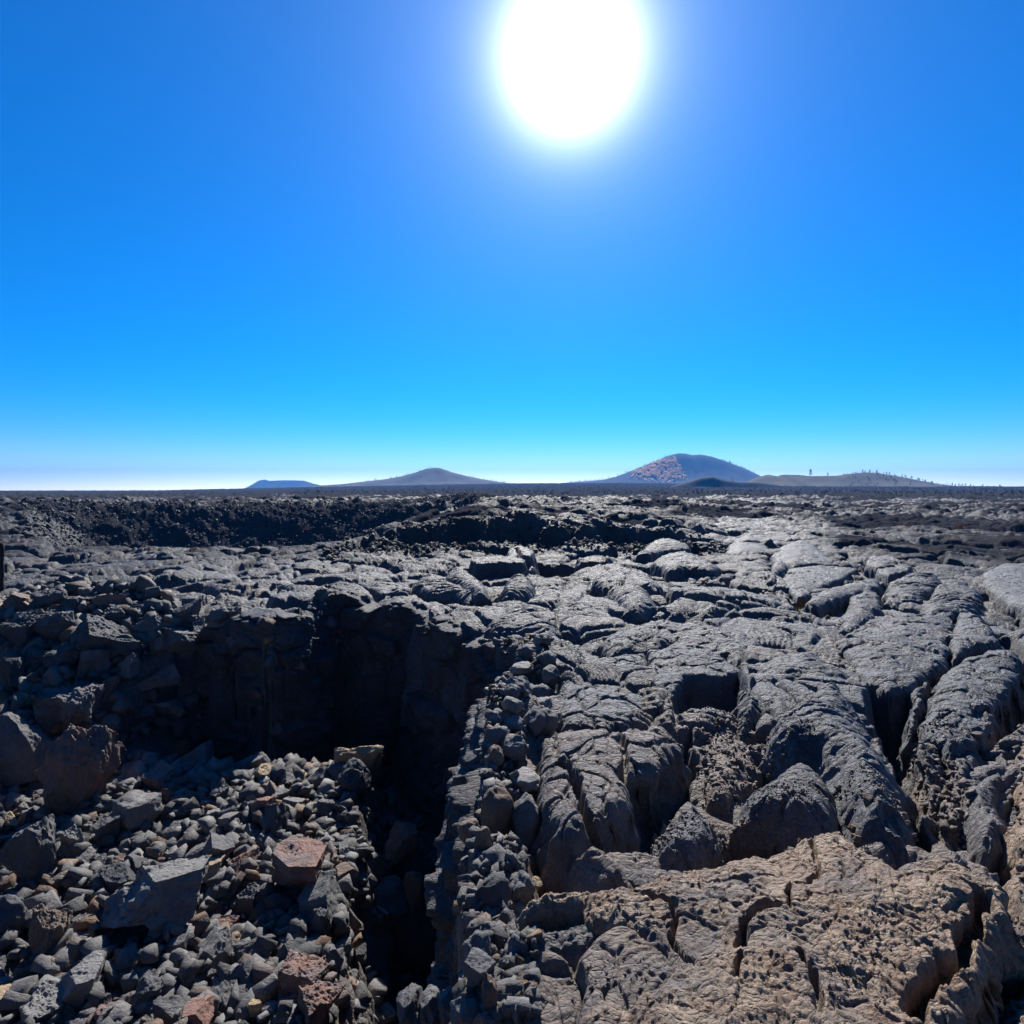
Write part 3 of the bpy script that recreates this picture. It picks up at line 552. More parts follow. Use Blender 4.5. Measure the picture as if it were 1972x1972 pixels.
def hero(label, u, v, wpx, hpx, col='grey', z=None, seed=0, cuts=10, rough=.05, dep=1.0, rot=None, sink=.25, short=None, lumps=0.0, cat='boulder', name='boulder', group=None, sub=5, dmin=.5, pl=None):
    """a boulder whose middle shows at (u,v)"""
    if z is None: p = march(u, v+hpx*.32); 
    else: q = un(u, v, z); p = np.array([q[0], q[1], z])
    dist = p[1]*CP+(p[2]-CAM_Z)*SP; w = wpx/FPX*dist/2; h = hpx/FPX*dist/2
    V, F = (rockshape if (lumps or (cuts < 7 and not pl)) else (lambda sb, sd, c_, ro, sc_, lumps, dmin, pl: polyrock(sd, c_+4 if c_ < 6 else c_-2, pl, .66 if c_ < 6 else dmin, edge=.045 if w > .12 else .08, rough=ro*1.5, bites=9)))(sub, seed or int(u*7+v), cuts, rough, (1, 1, 1), lumps=lumps, dmin=dmin, pl=(pl if pl else [((random.uniform(-.3, .3), random.uniform(-.15, .25), 1), random.uniform(.25, .45))]) if cuts > 6 else ())
    V = V*np.array([w, w*dep, h*1.06])
    cz = p[2]+(h*(1-sink) if z is None else 0)
    me = mesh(name, V, F, MAT_ROCK, True); o = obj(name, me, (p[0], p[1], cz), None, label, cat, group)
    o.rotation_euler = rot or (0, 0, 0); c = COLS[col]; k = .9+.25*random.random(); o.color = (c[0]*k, c[1]*k, c[2]*k, c[3])
    if short: LAND.append((u, v, max(wpx, hpx)/2, short))
    OCC.append((p[0], p[1], w)); return o
OCC = []
hero('broad flat faced grey boulder, the largest in the lower left rubble', 300, 1738, 178, 112, 'ash grey', seed=21, cuts=2, rough=.04, dep=.95, rot=(0, .05, .12), sink=.15, pl=[((-.05, -.16, 1), .22), ((-1, -.35, .1), .62), ((1, -.15, .12), .60), ((.1, -1, -.3), .55), ((0, 1, .1), .6)], short='the broad flat faced boulder')
hero('tall rust red boulder with a shaded left side near the left edge', 140, 1500, 128, 185, 'rust-tinted', seed=35, cuts=4, rough=.055, dep=.85, rot=(0, 0, 0), pl=[((.75, -.1, .65), .45), ((-.6, -.1, 1), .62), ((-.8, -.5, .25), .5), ((.9, -.6, -.1), .62), ((.2, -1, .3), .6)], short='the tall rust red boulder')
hero('brick red topped boulder on the right of the rubble beside the fissure', 578, 1680, 104, 84, 'rust-tinted', seed=5, cuts=2, rough=.035, dep=1.2, pl=[((.05, -.15, 1), .30), ((-1, -.2, .2), .6), ((1, -.2, .2), .62), ((0, -1, -.1), .6)], short='the brick red topped boulder', sink=.2)
hero('big leaning grey slab cut by a crack at the left edge', 28, 1450, 105, 125, 'grey', seed=61, cuts=2, rough=.04, dep=.8, rot=(0, -.1, 0), pl=[((.2, -.2, 1), .3), ((1, .1, -.1), .6), ((.8, -.8, .2), .6)], short='the leaning slab at the left edge')
hero('square shouldered pitted block above the tall rust red boulder', 138, 1366, 92, 78, 'grey', seed=14, cuts=9, rough=.07, short='the square shouldered block')
hero('narrow upright grey rock with a pointed crown near the lower left edge', 68, 1655, 85, 130, 'grey', seed=44, cuts=12, rough=.06, rot=(0, -.15, 0), short='the narrow upright rock')
hero('round wrinkled boulder cut by the left edge of the view', 8, 1782, 85, 92, 'charcoal', seed=8, cuts=3, rough=.06, lumps=.15, short='the round boulder at the left edge')
hero('dark angular boulder below the narrow upright rock', 95, 1800, 72, 86, 'brown', seed=18, cuts=11, rough=.06, short='the dark angular boulder at lower left')
hero('two toned boulder, dark on its left and reddish on its right, at the lower middle', 590, 1882, 84, 72, 'rust-tinted', seed=25, cuts=8, rough=.06, short='the two toned boulder')
hero('rough cindery round boulder perched at the brink of the dark fissure', 683, 1508, 64, 70, 'charcoal', seed=9, cuts=3, rough=.09, lumps=.12, short='the cindery round boulder')
hero('reddish boulder cut by the bottom edge beside the fissure', 612, 1955, 86, 80, 'rust-tinted', seed=77, cuts=9, rough=.05, short='the reddish boulder at the bottom edge')
hero('pyramid shaped grey boulder in the shadow boundary of the pit', 325, 1398, 68, 52, 'ash grey', seed=31, cuts=12, rough=.02, dmin=.35, short='the pyramid shaped boulder')
hero('pale rounded boulder with a pinkish top right of the tall rust red boulder', 262, 1572, 88, 66, 'ash grey', seed=90, cuts=7, rough=.06, lumps=.1, short='the pale rounded boulder')
hero('small square dark block between the tall red and the flat faced boulder', 208, 1608, 48, 54, 'charcoal', seed=12, cuts=9, rough=.04, short='the small square block')
hero('coarse shaggy upright rock in the shade right of the flat faced boulder', 618, 1792, 40, 66, 'charcoal', seed=51, cuts=5, rough=.1, short='the coarse shaggy rock')
hero('little shaggy grey rock just right of the two toned boulder', 646, 1856, 32, 40, 'grey', seed=52, cuts=5, rough=.1)
hero('angular pale grey boulder with a sharp ridge near the bottom left', 160, 1898, 86, 66, 'ash grey', seed=53, cuts=11, rough=.03, short='the sharp ridged boulder')
hero('rounded grey boulder at the bottom left with a rust stained right half', 214, 1960, 56, 52, 'rust-tinted', seed=54, cuts=8, rough=.04, short='the half rusty boulder')
hero('squarish striated boulder below the flat faced boulder', 288, 1922, 56, 58, 'grey', seed=55, cuts=9, rough=.04, short='the striated boulder')
hero('honey coloured angular stone standing on end at the bottom of the rubble', 492, 1950, 32, 52, 'tan', seed=56, cuts=10, rough=.03, short='the honey coloured stone', cat='rock', name='rock')
hero('flat orange stone lying at the bottom of the rubble', 382, 1950, 62, 38, 'rust-tinted', seed=57, cuts=9, rough=.03, short='the flat orange stone', cat='rock', name='rock')
hero('grey blocky boulder in the bottom left corner', 85, 1955, 80, 70, 'ash grey', seed=58, cuts=9, rough=.05, short='the corner boulder')
hero('smooth dark egg shaped boulder near the bottom, left of the two toned one', 468, 1890, 56, 62, 'charcoal', seed=59, cuts=4, rough=.03, short='the egg shaped boulder')
hero('curved tan backed stone left of the cindery round boulder', 505, 1555, 42, 40, 'rust-tinted', seed=60, cuts=9, rough=.04, cat='rock', name='rock')
hero('orange sided block standing among the stones at the edge of the shadow', 508, 1500, 34, 42, 'tan', seed=62, cuts=9, rough=.03, cat='rock', name='rock', short='the orange sided block')
# upper left bank of big blocks
BL = [(212, 1235, 110, 62, 'charcoal', 'dark hulking block with a lit crest on the upper left bank', 'the hulking block'), (223, 1192, 46, 34, 'grey', 'pale topped block perched behind the hulking block', None),
      (108, 1212, 72, 60, 'grey', 'rough grey block left of the hulking block on the bank', 'the rough bank block'), (50, 1225, 80, 80, 'charcoal', 'jumbled dark boulder at the upper left under the post', 'the jumbled boulder under the post'),
      (285, 1222, 56, 52, 'grey', 'slim tilted block right of the hulking block', None), (340, 1245, 96, 62, 'grey', 'wide boulder with a pale sloping top in the middle of the bank', 'the wide sloping boulder'),
      (395, 1258, 66, 54, 'ash grey', 'pale ridged boulder right of the wide sloping boulder', None), (462, 1255, 42, 42, 'grey', 'rounded knob of rock at the upper left brink of the pit', 'the rounded knob'),
      (300, 1320, 88, 42, 'ash grey', 'low pale boulder lying along the lower bank', 'the low pale boulder'), (205, 1330, 60, 44, 'grey', 'lumpy rock left of the low pale boulder', None),
      (95, 1160, 62, 42, 'charcoal', 'dark square block on the skyline of the bank right of the post', 'the dark square block'), (150, 1172, 52, 40, 'charcoal', 'shaded block right of the dark square block', None),
      (355, 1185, 60, 40, 'grey', 'grey block at the rim above the wide sloping boulder', None), (430, 1205, 66, 40, 'grey', 'grey stepped block near the rim right of centre of the bank', 'the stepped block'),
      (30, 1300, 60, 70, 'charcoal', 'shadowed boulder at the left edge half way down the bank', 'the shadowed boulder'), (120, 1275, 60, 50, 'charcoal', 'dark mid bank boulder below the rough grey block', None),
      (180, 1280, 60, 50, 'grey', 'split grey boulder in the middle of the bank', None), (52, 1350, 40, 28, 'tan', 'small tan and grey stone above the leaning slab', None), (245, 1285, 60, 44, 'ash grey', 'pale angular boulder below the hulking block', None),
      (165, 1430, 60, 44, 'charcoal', 'dark smooth boulder beside the tall rust red one', None), (215, 1470, 44, 66, 'charcoal', 'dark upright rock right of the tall rust red boulder', None), (205, 1400, 48, 36, 'ash grey', 'pale sharp topped stone under the square shouldered block', None),
      (275, 1392, 40, 34, 'grey', 'blocky stone left of the pyramid shaped boulder', None), (140, 1630, 36, 60, 'ash grey', 'pale hooked stone right of the narrow upright rock', None), (420, 1530, 56, 44, 'charcoal', 'dark cave backed boulder among the middle stones', 'the cave backed boulder'),
      (630, 1560, 40, 34, 'grey', 'grey stone with a ragged end beside the fissure above the brick red boulder', None), (482, 1735, 50, 52, 'charcoal', 'pitted dark boulder left of the brick red topped one', 'the pitted boulder')]
for i, (u, v, w, h, c, lb, sh) in enumerate(BL):
    hero(lb, u, v, w, h, c, seed=300+i, cuts=9, rough=.055, short=sh, rot=(random.uniform(-.3, .3), random.uniform(-.3, .3), random.uniform(0, 3)), dep=random.uniform(.7, 1), sink=.3)
# lit rocks standing up out of the fissure
for i, (u, v, w, h, z, c, lb) in enumerate([(775, 1628, 62, 70, -1.75, 'brown', 'ragged brown rock catching sun inside the dark fissure'), (795, 1725, 46, 88, -1.98, 'brown', 'jagged dark rock with a bright rim low in the fissure'),
        (732, 1680, 40, 52, -1.9, 'charcoal', 'crumbly dark rock left of the ragged brown one in the fissure'), (687, 1722, 28, 32, -1.9, 'ash grey', 'small pale stone alone in the shade of the fissure'), (730, 1775, 60, 22, -2.1, 'brown', 'long crumbly sliver of rock deep in the fissure')]):
    hero(lb, u, v, w, h, c, z=z, seed=400+i, cuts=6, rough=.12, lumps=.2, cat='rock', name='rock')
    q = un(u, v, z); g = float(ground(np.array([q[0]]), np.array([q[1]]), False)[0])
    V, F = rockshape(4, 440+i, 9, .1); V = V*np.array([.26, .24, max(.2, (z-g)*.62)])
    o = obj('boulder', mesh('boulder', V, F, MAT_ROCK, True), (q[0], q[1]+.03, g+(z-g)*.42), None, 'shaded pedestal under the ' + ' '.join(lb.split()[:5]), 'boulder'); o.color = COLS['charcoal']
# rounded clinker lumps along the near edge of the plateau
LP = [(987, 1334, 13, 14, 'grey'), (1008, 1322, 10, 9, 'grey'), (1036, 1340, 20, 17, 'grey'), (1045, 1358, 17, 10, 'ash grey'), (987, 1360, 17, 14, 'ash grey'), (955, 1385, 17, 14, 'grey'), (958, 1421, 19, 19, 'charcoal'),
      (990, 1436, 22, 16, 'grey'), (953, 1458, 14, 18, 'brown'), (1027, 1390, 20, 22, 'grey'), (1052, 1392, 19, 22, 'grey'), (1018, 1503, 30, 14, 'ash grey'), (921, 1530, 10, 20, 'brown'), (958, 1572, 25, 40, 'brown'),
      (1016, 1590, 30, 44, 'grey'), (902, 1600, 18, 20, 'brown'), (930, 1625, 14, 26, 'brown'), (966, 1660, 36, 28, 'grey'), (948, 1718, 28, 26, 'charcoal'), (1004, 1712, 22, 24, 'grey'), (1030, 1705, 14, 11, 'tan'), (975, 1785, 18, 26, 'charcoal'),
      (942, 1796, 16, 16, 'grey'), (919, 1846, 24, 36, 'grey'), (948, 1838, 10, 16, 'ash grey'), (955, 1860, 14, 18, 'brown'), (906, 1905, 24, 24, 'grey'), (942, 1930, 14, 40, 'brown'), (900, 1950, 28, 26, 'grey'), (1050, 1232, 14, 10, 'grey'),
      (1006, 1286, 22, 9, 'ash grey'), (1062, 1300, 15, 14, 'grey'), (1052, 1268, 16, 12, 'grey'), (1020, 1252, 18, 10, 'grey')]
LW = ['topmost', 'next highest', 'third from the top', 'fourth from the top', 'fifth from the top', 'sixth from the top', 'seventh from the top', 'eighth from the top', 'ninth from the top', 'tenth from the top', 'eleventh from the top', 'twelfth from the top']
near_words = lambda v: 'beside the large crusted plate' if v < 1395 else 'beside the blocky slab' if v < 1540 else 'beside the black hole' if v < 1720 else 'left of the lumpy blue grey mass' if v < 1870 else 'left of the rusty cornered shelf'
cnt = {}
for i, (u, v, a, b, c) in enumerate(sorted(LP, key=lambda q: q[1])):
    key = (near_words(v), c); cnt[key] = cnt.get(key, 0)+1; k = cnt[key]
    z = march(u, v, 1.2, 14)[2]; z = (z+b/FPX*un(u, v, z)[1]*.5) if z > -.5 else -.12
    q = un(u, v, z)
    while z == -.12 and sdf(np.array([q[0]]), np.array([q[1]]), PIT)[0] > .09 and u < 1010: u += 2; q = un(u, v, z)
    hero(LW[k-1]+' %s clinker lump on the brink %s' % (c, near_words(v)), u, v, a*2.5, b*2.5, c, z=z, seed=500+i, cuts=4, rough=.1, lumps=.18, cat='rock', name='rock', group='clinker lumps along the brink', sub=4)
for i, (u, w) in enumerate([(788, 44), (830, 44), (868, 46)]):
    hero(['left', 'middle', 'right'][i]+' one of three round grey lumps at the bottom edge', u, 1950, w*1.25, 86, 'grey', z=-.62, seed=560+i, cuts=2, rough=.08, lumps=.16, cat='rock', name='rock', group='round lumps at the bottom of the fissure', dep=1.6)
# scattered single stones of the rubble
PROT = []
for i in range(26):
    r = np.random.default_rng(900+i); V, F = polyrock(900+i, int(r.integers(5, 8)), dmin=.42, edge=.11, rough=.055, bites=4, sc=(1, r.uniform(.6, 1), r.uniform(.55, .95)), pl=[((r.uniform(-.3, .3), r.uniform(-.3, .3), 1), .42)])
    PROT.append(mesh('rock', V, F, MAT_ROCK, True))
def inrub(x, y):
    u, v = proj(x, y, -1.4)
    return sdf(np.array([x]), np.array([y]), PIT)[0] > .12
stones = []; tries = 0
while len(stones) < 250 and tries < 60000:
    tries += 1
    u = rng.uniform(-20, 715); v = rng.uniform(1165, 1990)**1.0
    p = march(u, v, 1.8, 14) if False else None
    # place on the ground by world position so that it holds from any side
    x = rng.uniform(-8.2, -.9); y = rng.uniform(2.9, 9.2)
    if not inrub(x, y): continue
    zg = float(ground(np.array([x]), np.array([y]), False)[0])
    u, v = proj(x, y, zg)
    if u < -30 or u > 1000 or v > 2000 or zg < -2.1: continue
    s = .05+.145*rng.random()**2.1
    if y > 6.0: s *= 2.1
    if y > 6.3 and zg < -1.0 and x > -4.2 and rng.random() < .8: continue
    if any((x-a)**2+(y-b)**2 < ((s+c)*.82)**2 for a, b, c in OCC): continue
    OCC.append((x, y, s)); stones.append((x, y, zg, s, u, v))
# a few stones on the right hand side
for (u, v, px) in [(1855, 1632, 24), (1650, 1590, 16), (1668, 1565, 24), (1644, 1575, 16), (1683, 1612, 20), (1672, 1628, 14), (1720, 1605, 22), (1525, 1600, 14), (1541, 1594, 9), (1515, 1606, 9), (1452, 1622, 10), (1470, 1620, 8), (1500, 1562, 12), (1790, 1480, 22), (1815, 1500, 18), (1800, 1520, 16), (1776, 1455, 18), (1880, 1420, 16), (1905, 1412, 14), (1758, 1345, 12),
                   (1345, 1120, 7), (1372, 1126, 8), (1368, 1190, 10), (1360, 1140, 10), (1440, 1208, 8), (1565, 1177, 7), (1545, 1190, 8), (1385, 1452, 12), (1400, 1430, 10), (1370, 1470, 10), (1270, 1655, 10), (1255, 1662, 8), (1285, 1660, 8), (1320, 1655, 8), (1390, 1640, 8)]:
    q = un(u, v+px*.3, .18 if v > 1590 else .03); stones.append((q[0], q[1], None, px/FPX*q[1]/1.7, u, v))
e_ = [un(u, v) for u, v in [(960, 1234), (1005, 1262), (1000, 1300), (962, 1350), (945, 1400), (925, 1500), (912, 1600), (910, 1700), (915, 1800), (890, 1900), (893, 1972)]]
for i in range(110):
    t = rng.random()*(len(e_)-1.001); k = int(t); q = e_[k]*(1-t+k)+e_[k+1]*(t-k); ex = rng.uniform(-.05, .16)*(1+.3*(q[1] > 3)); q = q+[ex, 0]; s = rng.uniform(.022, .06)*(1+.5*(q[1] > 3.5))
    if any((q[0]-a)**2+(q[1]-b)**2 < ((s+c)*.55)**2 for a, b, c in OCC): continue
    OCC.append((q[0], q[1], s)); u, v = proj(q[0], q[1], 0); stones.append((q[0], q[1], None, s, u, v))
def toplevel(x, y):
    best = None
    dg = bpy.context.evaluated_depsgraph_get(); h = SC.ray_cast(dg, (x, y, 5), (0, 0, -1)); return h[1].z if h[0] else 0
bpy.context.view_layer.update()
words = {}
dirs = lambda du, dv: ('right of' if du > 0 else 'left of') if abs(du) > abs(dv) else ('below' if dv > 0 else 'above')
LANDR = [(930, 1880, 20, 'the lumpy blue grey mass'), (1000, 1480, 20, 'the blocky slab over the black hole'), (1010, 1290, 20, 'the large crusted plate'), (1860, 1500, 60, 'the smooth grey column'), (1700, 1590, 40, 'the lower long ropy hump'), (1530, 1600, 30, 'the bulging crackled lobe'), (1380, 1450, 60, 'the pebble strewn mound'), (1320, 1600, 50, 'the low crackled dome'), (1800, 1350, 60, 'the tall cracked plate'), (1360, 1130, 40, 'the pale brown crowned lobe'), (1560, 1190, 50, 'the strip slab')]
info = []
cw = list(COLS)
for i, (x, y, zg, s, u, v) in enumerate(stones):
    if zg is None: zg = toplevel(x, y)-s*.1
    me = PROT[int(rng.integers(0, 26))]; o = obj('rock', me, (x, y, zg+s*.38)); o.scale = (s, s, s*float(rng.uniform(.8, 1.2)))
    o.rotation_euler = (rng.uniform(-.5, .5), rng.uniform(-.5, .5), rng.uniform(0, 6.28))
    c = cw[int(rng.choice(6, p=[.26, .34, .2, .07, .09, .04] if u < 1000 else [.2, .2, .15, .15, .2, .1]))]; k = rng.uniform(.85, 1.15); cc = COLS[c]; o.color = (cc[0]*k, cc[1]*k, cc[2]*k, cc[3])
    dpx = s*2*FPX/max(y, 1); size = 'tiny' if dpx < 22 else 'small' if dpx < 34 else 'middling' if dpx < 50 else 'large'
    lm = min(LAND if (u < 1000 and zg < -.6) else LANDR, key=lambda q: math.hypot(q[0]-u, q[1]-v)-.5*q[2])
    key = '%s %s stone %s %s' % (size, c, dirs(u-lm[0], v-lm[1]), lm[3]); words.setdefault(key, []).append((math.hypot(lm[0]-u, lm[1]-v), o))
ORD = ['nearest', 'second nearest', 'third nearest', 'fourth nearest', 'fifth nearest', 'sixth nearest', 'seventh nearest', 'eighth nearest', 'ninth nearest', 'tenth nearest', 'eleventh nearest', 'twelfth nearest']
for key, l in words.items():
    l.sort(key=lambda q: q[0])
    for k, (d, o) in enumerate(l):
        o['label'] = key if len(l) == 1 else '%s %s' % (ORD[k] if k < 12 else 'outer', key)
        o['category'] = 'rock'; o['group'] = 'single stones of the lava rubble'
# uncountable small rubble
def scatter(name, label, pts, sizes, zs, mat, sub=1, seed=1, flat=.8, lift=.3, rough=0.0):
    r = np.random.default_rng(seed); pr = [polyrock(seed*100+i, int(r.integers(3, 6)), dmin=.4, sc=(1, r.uniform(.55, 1), r.uniform(.45, .9))) for i in range(24)]
    VV = []; FF = []; off = 0
    for (x, y), s, z in zip(pts, sizes, zs):
        V, F = pr[int(r.integers(0, 24))]; a = Matrix.Rotation(r.uniform(0, 6.28), 3, 'Z') @ Matrix.Rotation(r.uniform(-.9, .9), 3, 'X') @ Matrix.Rotation(r.uniform(-.9, .9), 3, 'Y')
        VV.append((V@np.array(a).T)*s+[x, y, z+s*lift]); FF.append(F+off); off += len(V)
    me = mesh(name, np.concatenate(VV), np.concatenate(FF), mat, False); obj(name, me, label=label, kind='stuff')
P = []; 
c = rng.uniform([-9.5, 2.6], [-.8, 9.6], (15500, 2)); d = sdf(c[:, 0], c[:, 1], PIT); c = c[d > .04]
zg = ground(c[:, 0], c[:, 1], False); s = .020+.072*rng.random(len(c))**2.4; s *= np.where(c[:, 1] > 6.2, 1.5, 1); k = (zg > -2.3) | (rng.random(len(c)) < .3)
scatter('rubble', 'loose lava rubble covering the left side of the pit', c[k], s[k], zg[k]+rng.random(k.sum())*.05, MAT_RUB, 2, 3, rough=.03)
n_ = 2600; t = rng.random(n_)*(len(e_)-1.001); k_ = t.astype(int); E_ = np.array(e_); q = E_[k_]*(1-t+k_)[:, None]+E_[k_+1]*(t-k_)[:, None]; q[:, 0] += rng.uniform(-.06, .24, n_)
zb_ = ground(q[:, 0], q[:, 1], False); kk = zb_ > -.6
scatter('brink_rubble', 'crumbly lava fragments along the brink of the fissure', q[kk], (.008+.03*rng.random(n_)**2)[kk], zb_[kk]+.01, MAT_RUB, 1, 13)
# clinker on the dark slope in the middle distance and on the scarp
uu = rng.uniform(40, 920, 17000); rr_ = rng.uniform(26, 50, 17000); az = np.arctan((uu-986)/FPX); x = rr_*np.sin(az); y = rr_*np.cos(az)
s = .03+.075*rng.random(17000)**2.5; zg = ground(x, y, False)
u2 = rng.uniform(620, 1400, 2600); r2 = np.interp(u2, SU, SR)+rng.normal(-.35, .7, 2600); az = np.arctan((u2-986)/FPX); x2 = r2*np.sin(az); y2 = r2*np.cos(az); s2 = .02+.06*rng.random(2600)**2; z2 = ground(x2, y2, False)
MAT_AA = rockmat('clinker', (0.075, 0.077, 0.085), mode='island', scale=.6, rough=.7, crack=.3)
for k_ in MAT_AA.node_tree.nodes:
    if k_.type == 'VALTORGB':
        for e_ in k_.color_ramp.elements: e_.color = (*[min(.12, q) for q in e_.color[:3]], 1)
scatter('clinker', 'dark clinker covering the far slope of the hollow and the scarp', np.stack([np.r_[x, x2], np.r_[y, y2]], 1), np.r_[s, s2], np.r_[zg, z2], MAT_AA, 1, 5)
# pebbles in the hollows between the right hand slabs
def pebpoly(px, n, z=-.1, lo=.008, hi=.035):
    P_ = np.array([un(u, v, z) for u, v in px]); a = P_.min(0); b = P_.max(0); q = rng.uniform(a, b, (n*3, 2)); d = sdf(q[:, 0], q[:, 1], P_); q = q[d > 0][:n]; s = (lo+(hi-lo)*rng.random(len(q))**3.5)*.8; return q, s
Q = []; SS = []
for px, n, lo, hi in [([(1340, 1390), (1400, 1380), (1470, 1440), (1560, 1470), (1590, 1500), (1470, 1492), (1400, 1560), (1345, 1545)], 900, .008, .03), ([(1250, 1640), (1400, 1600), (1560, 1575), (1600, 1600), (1400, 1650), (1230, 1690)], 700, .006, .022),
                      ([(1750, 1425), (1830, 1440), (1870, 1560), (1860, 1620), (1800, 1580), (1760, 1500)], 650, .012, .045), ([(1940, 1420), (2060, 1380), (2090, 1650), (1950, 1640)], 700, .01, .04), ([(1960, 1660), (2100, 1650), (2100, 1972), (1950, 1972)], 500, .01, .04),
                      ([(1600, 1550), (1700, 1560), (1780, 1620), (1700, 1640), (1640, 1610)], 300, .01, .04), ([(1640, 1800), (1700, 1790), (1720, 1900), (1700, 1972), (1560, 1972), (1620, 1880)], 160, .003, .012), ([(1100, 1850), (1250, 1860), (1260, 1940), (1100, 1910)], 60, .004, .014),
                      ([(1330, 1080), (1600, 1130), (1620, 1230), (1480, 1240), (1340, 1180)], 900, .012, .05)]:
    a, b = pebpoly(px, n, .1 if lo < .005 else -.1, lo, hi); Q.append(a); SS.append(b)
Q = np.concatenate(Q); SS = np.concatenate(SS); bpy.context.view_layer.update()
zz_ = np.array([toplevel(a, b) for a, b in Q]); k = (zz_ < .02) | (SS < .012); Q = Q[k]; SS = SS[k]*.8; zz_ = zz_[k]
MAT_PEB = rockmat('pebbles', (0.17, 0.14, 0.12), mode='island', scale=3.0, rough=.65, crack=.2)
scatter('pebbles', 'brown and grey pebbles lodged between the right hand slabs', Q, SS, zz_, MAT_PEB, 1, 9)

# ------------------------------------------------------------------ hills
MAT_HILL = plain('cinder_slope', (.028, .030, .027), (.06, .055, .045), .02, .95)
MAT_HILLT = plain('scrub_slope', (.045, .048, .032), (.12, .105, .07), .03, .95)
HILLS = {}
def hill(name, label, D, prof, depth, mat, low=0, amp=1.0, seed=5, power=1.6, craters=()):
    us = np.array([p[0] for p in prof], float); vs = np.array([p[1] for p in prof], float)
    xs = (us-986)/FPX*D; hs_ = CAM_Z+(945-vs)/FPX*D
    gx = np.linspace(xs[0], xs[-1], 260); gy = np.linspace(-1, 1, 150); X, T = np.meshgrid(gx, gy); H = np.interp(X, xs, hs_)
    base = low
    w = np.exp(-(np.abs(T)*1.9)**power)
    # narrower in depth where the hill is low, so that it reads as a cone
    hm = (hs_-base).max(); kk = np.clip((H-base)/hm, .05, 1)
    Z = base-4+(H-base+4)*np.exp(-(np.abs(T)*1.75/np.sqrt(kk**.5))**power)
    Z = Z+amp*(fbm(X/40, T*depth/60, 4, seed)*1.6)*(1-w*.85)+amp*.5*fbm(X/12, T*depth/25, 3, seed+3)*(1-ss(.93, 1, w))
    V = np.stack([X, D+T*depth, Z], -1).reshape(-1, 3)
    obj(name, mesh(name, V, gridfaces(*X.shape), mat, True), kind='structure', label=label)
    def hz_(x, y):
        t = (np.asarray(y)-D)/depth; fi = np.clip((np.asarray(x)-gx[0])/(gx[-1]-gx[0])*259, 0, 258.99); fj = np.clip((t+1)/2*149, 0, 148.99)
        i = fi.astype(int); j = fj.astype(int); a = fi-i; b = fj-j
        return (Z[j, i]*(1-a)+Z[j, i+1]*a)*(1-b)+(Z[j+1, i]*(1-a)+Z[j+1, i+1]*a)*b
    HILLS[name] = (hz_, D, depth); return hz_
hill('crater_hill', 'far blue flat topped crater hill left of centre on the horizon', 2500, [(478, 940), (489, 934), (502, 925), (510, 923.5), (519, 926), (540, 925), (560, 925), (585, 925.5), (603, 931), (620, 935), (645, 940)], 200, MAT_HILL, 6, .6, 5)
LOWC = hill('cinder_cone', 'low pointed cinder cone just left of the middle of the horizon', 1100, [(540, 941), (600, 936), (660, 932), (700, 927.5), (740, 923), (775, 917), (800, 910), (820, 903), (838, 900.5), (848, 901.5), (870, 909), (900, 917), (930, 923), (955, 927), (985, 931), (1040, 936)], 120, MAT_HILLT, 9, .7, 8)
BIGC = hill('cinder_cone', 'large rounded cinder cone, the highest on the horizon', 1600, [(1040, 938), (1080, 930), (1130, 926.5), (1160, 924), (1185, 918), (1205, 911), (1235, 899), (1262, 888), (1285, 878), (1305, 873), (1318, 873.5), (1332, 876.5), (1348, 875.5), (1368, 879), (1395, 888), (1430, 901), (1455, 913), (1475, 924), (1500, 936)], 190, MAT_HILL, 13, .9, 12)
hill('wooded_hill', 'long low wooded hill on the right part of the horizon', 640, [(1420, 934), (1445, 926), (1465, 917), (1478, 914), (1498, 917.5), (1506, 914), (1535, 914.5), (1560, 917), (1610, 916), (1640, 912), (1665, 909.5), (1690, 911), (1730, 918), (1765, 925), (1800, 932), (1850, 937), (1900, 938.5), (2000, 939), (2200, 942)], 90, MAT_HILLT, 5, .6, 15)
hill('lava_mound', 'dark low mound in front of the large cinder cone', 480, [(1290, 937), (1325, 928), (1350, 920), (1372, 918), (1392, 924), (1420, 928), (1460, 929), (1500, 934)], 22, plain('dark_mound', (.022, .022, .026), (.04, .04, .045), .2, .9), 3, .4, 17)

# ------------------------------------------------------------------ trees
MAT_LEAF = plain('pine_needles', (.018, .035, .016), (.05, .07, .03), 2.0, .9); MAT_BARK = plain('bark', (.06, .045, .035), (.11, .085, .07), 3, .95)
MAT_GOLD = plain('aspen_leaves', (.42, .20, .05), (.62, .36, .12), .6, .8); MAT_GOLD = plain('aspen_leaves', (.82, .50, .13), (.95, .66, .25), .6, .8)
_t = MAT_GOLD.node_tree; _b = _t.nodes['Principled BSDF']; _tr = _t.nodes.new('ShaderNodeBsdfTranslucent'); _mx = _t.nodes.new('ShaderNodeMixShader'); _mx.inputs[0].default_value = .55
_t.links.new(_b.inputs['Base Color'].links[0].from_socket, _tr.inputs['Color']); _t.links.new(_b.outputs[0], _mx.inputs[1]); _t.links.new(_tr.outputs[0], _mx.inputs[2]); _t.links.new(_mx.outputs[0], _t.nodes['Material Output'].inputs['Surface'])
MAT_BUSH = plain('sage', (.045, .05, .032), (.08, .08, .05), .8, .9)
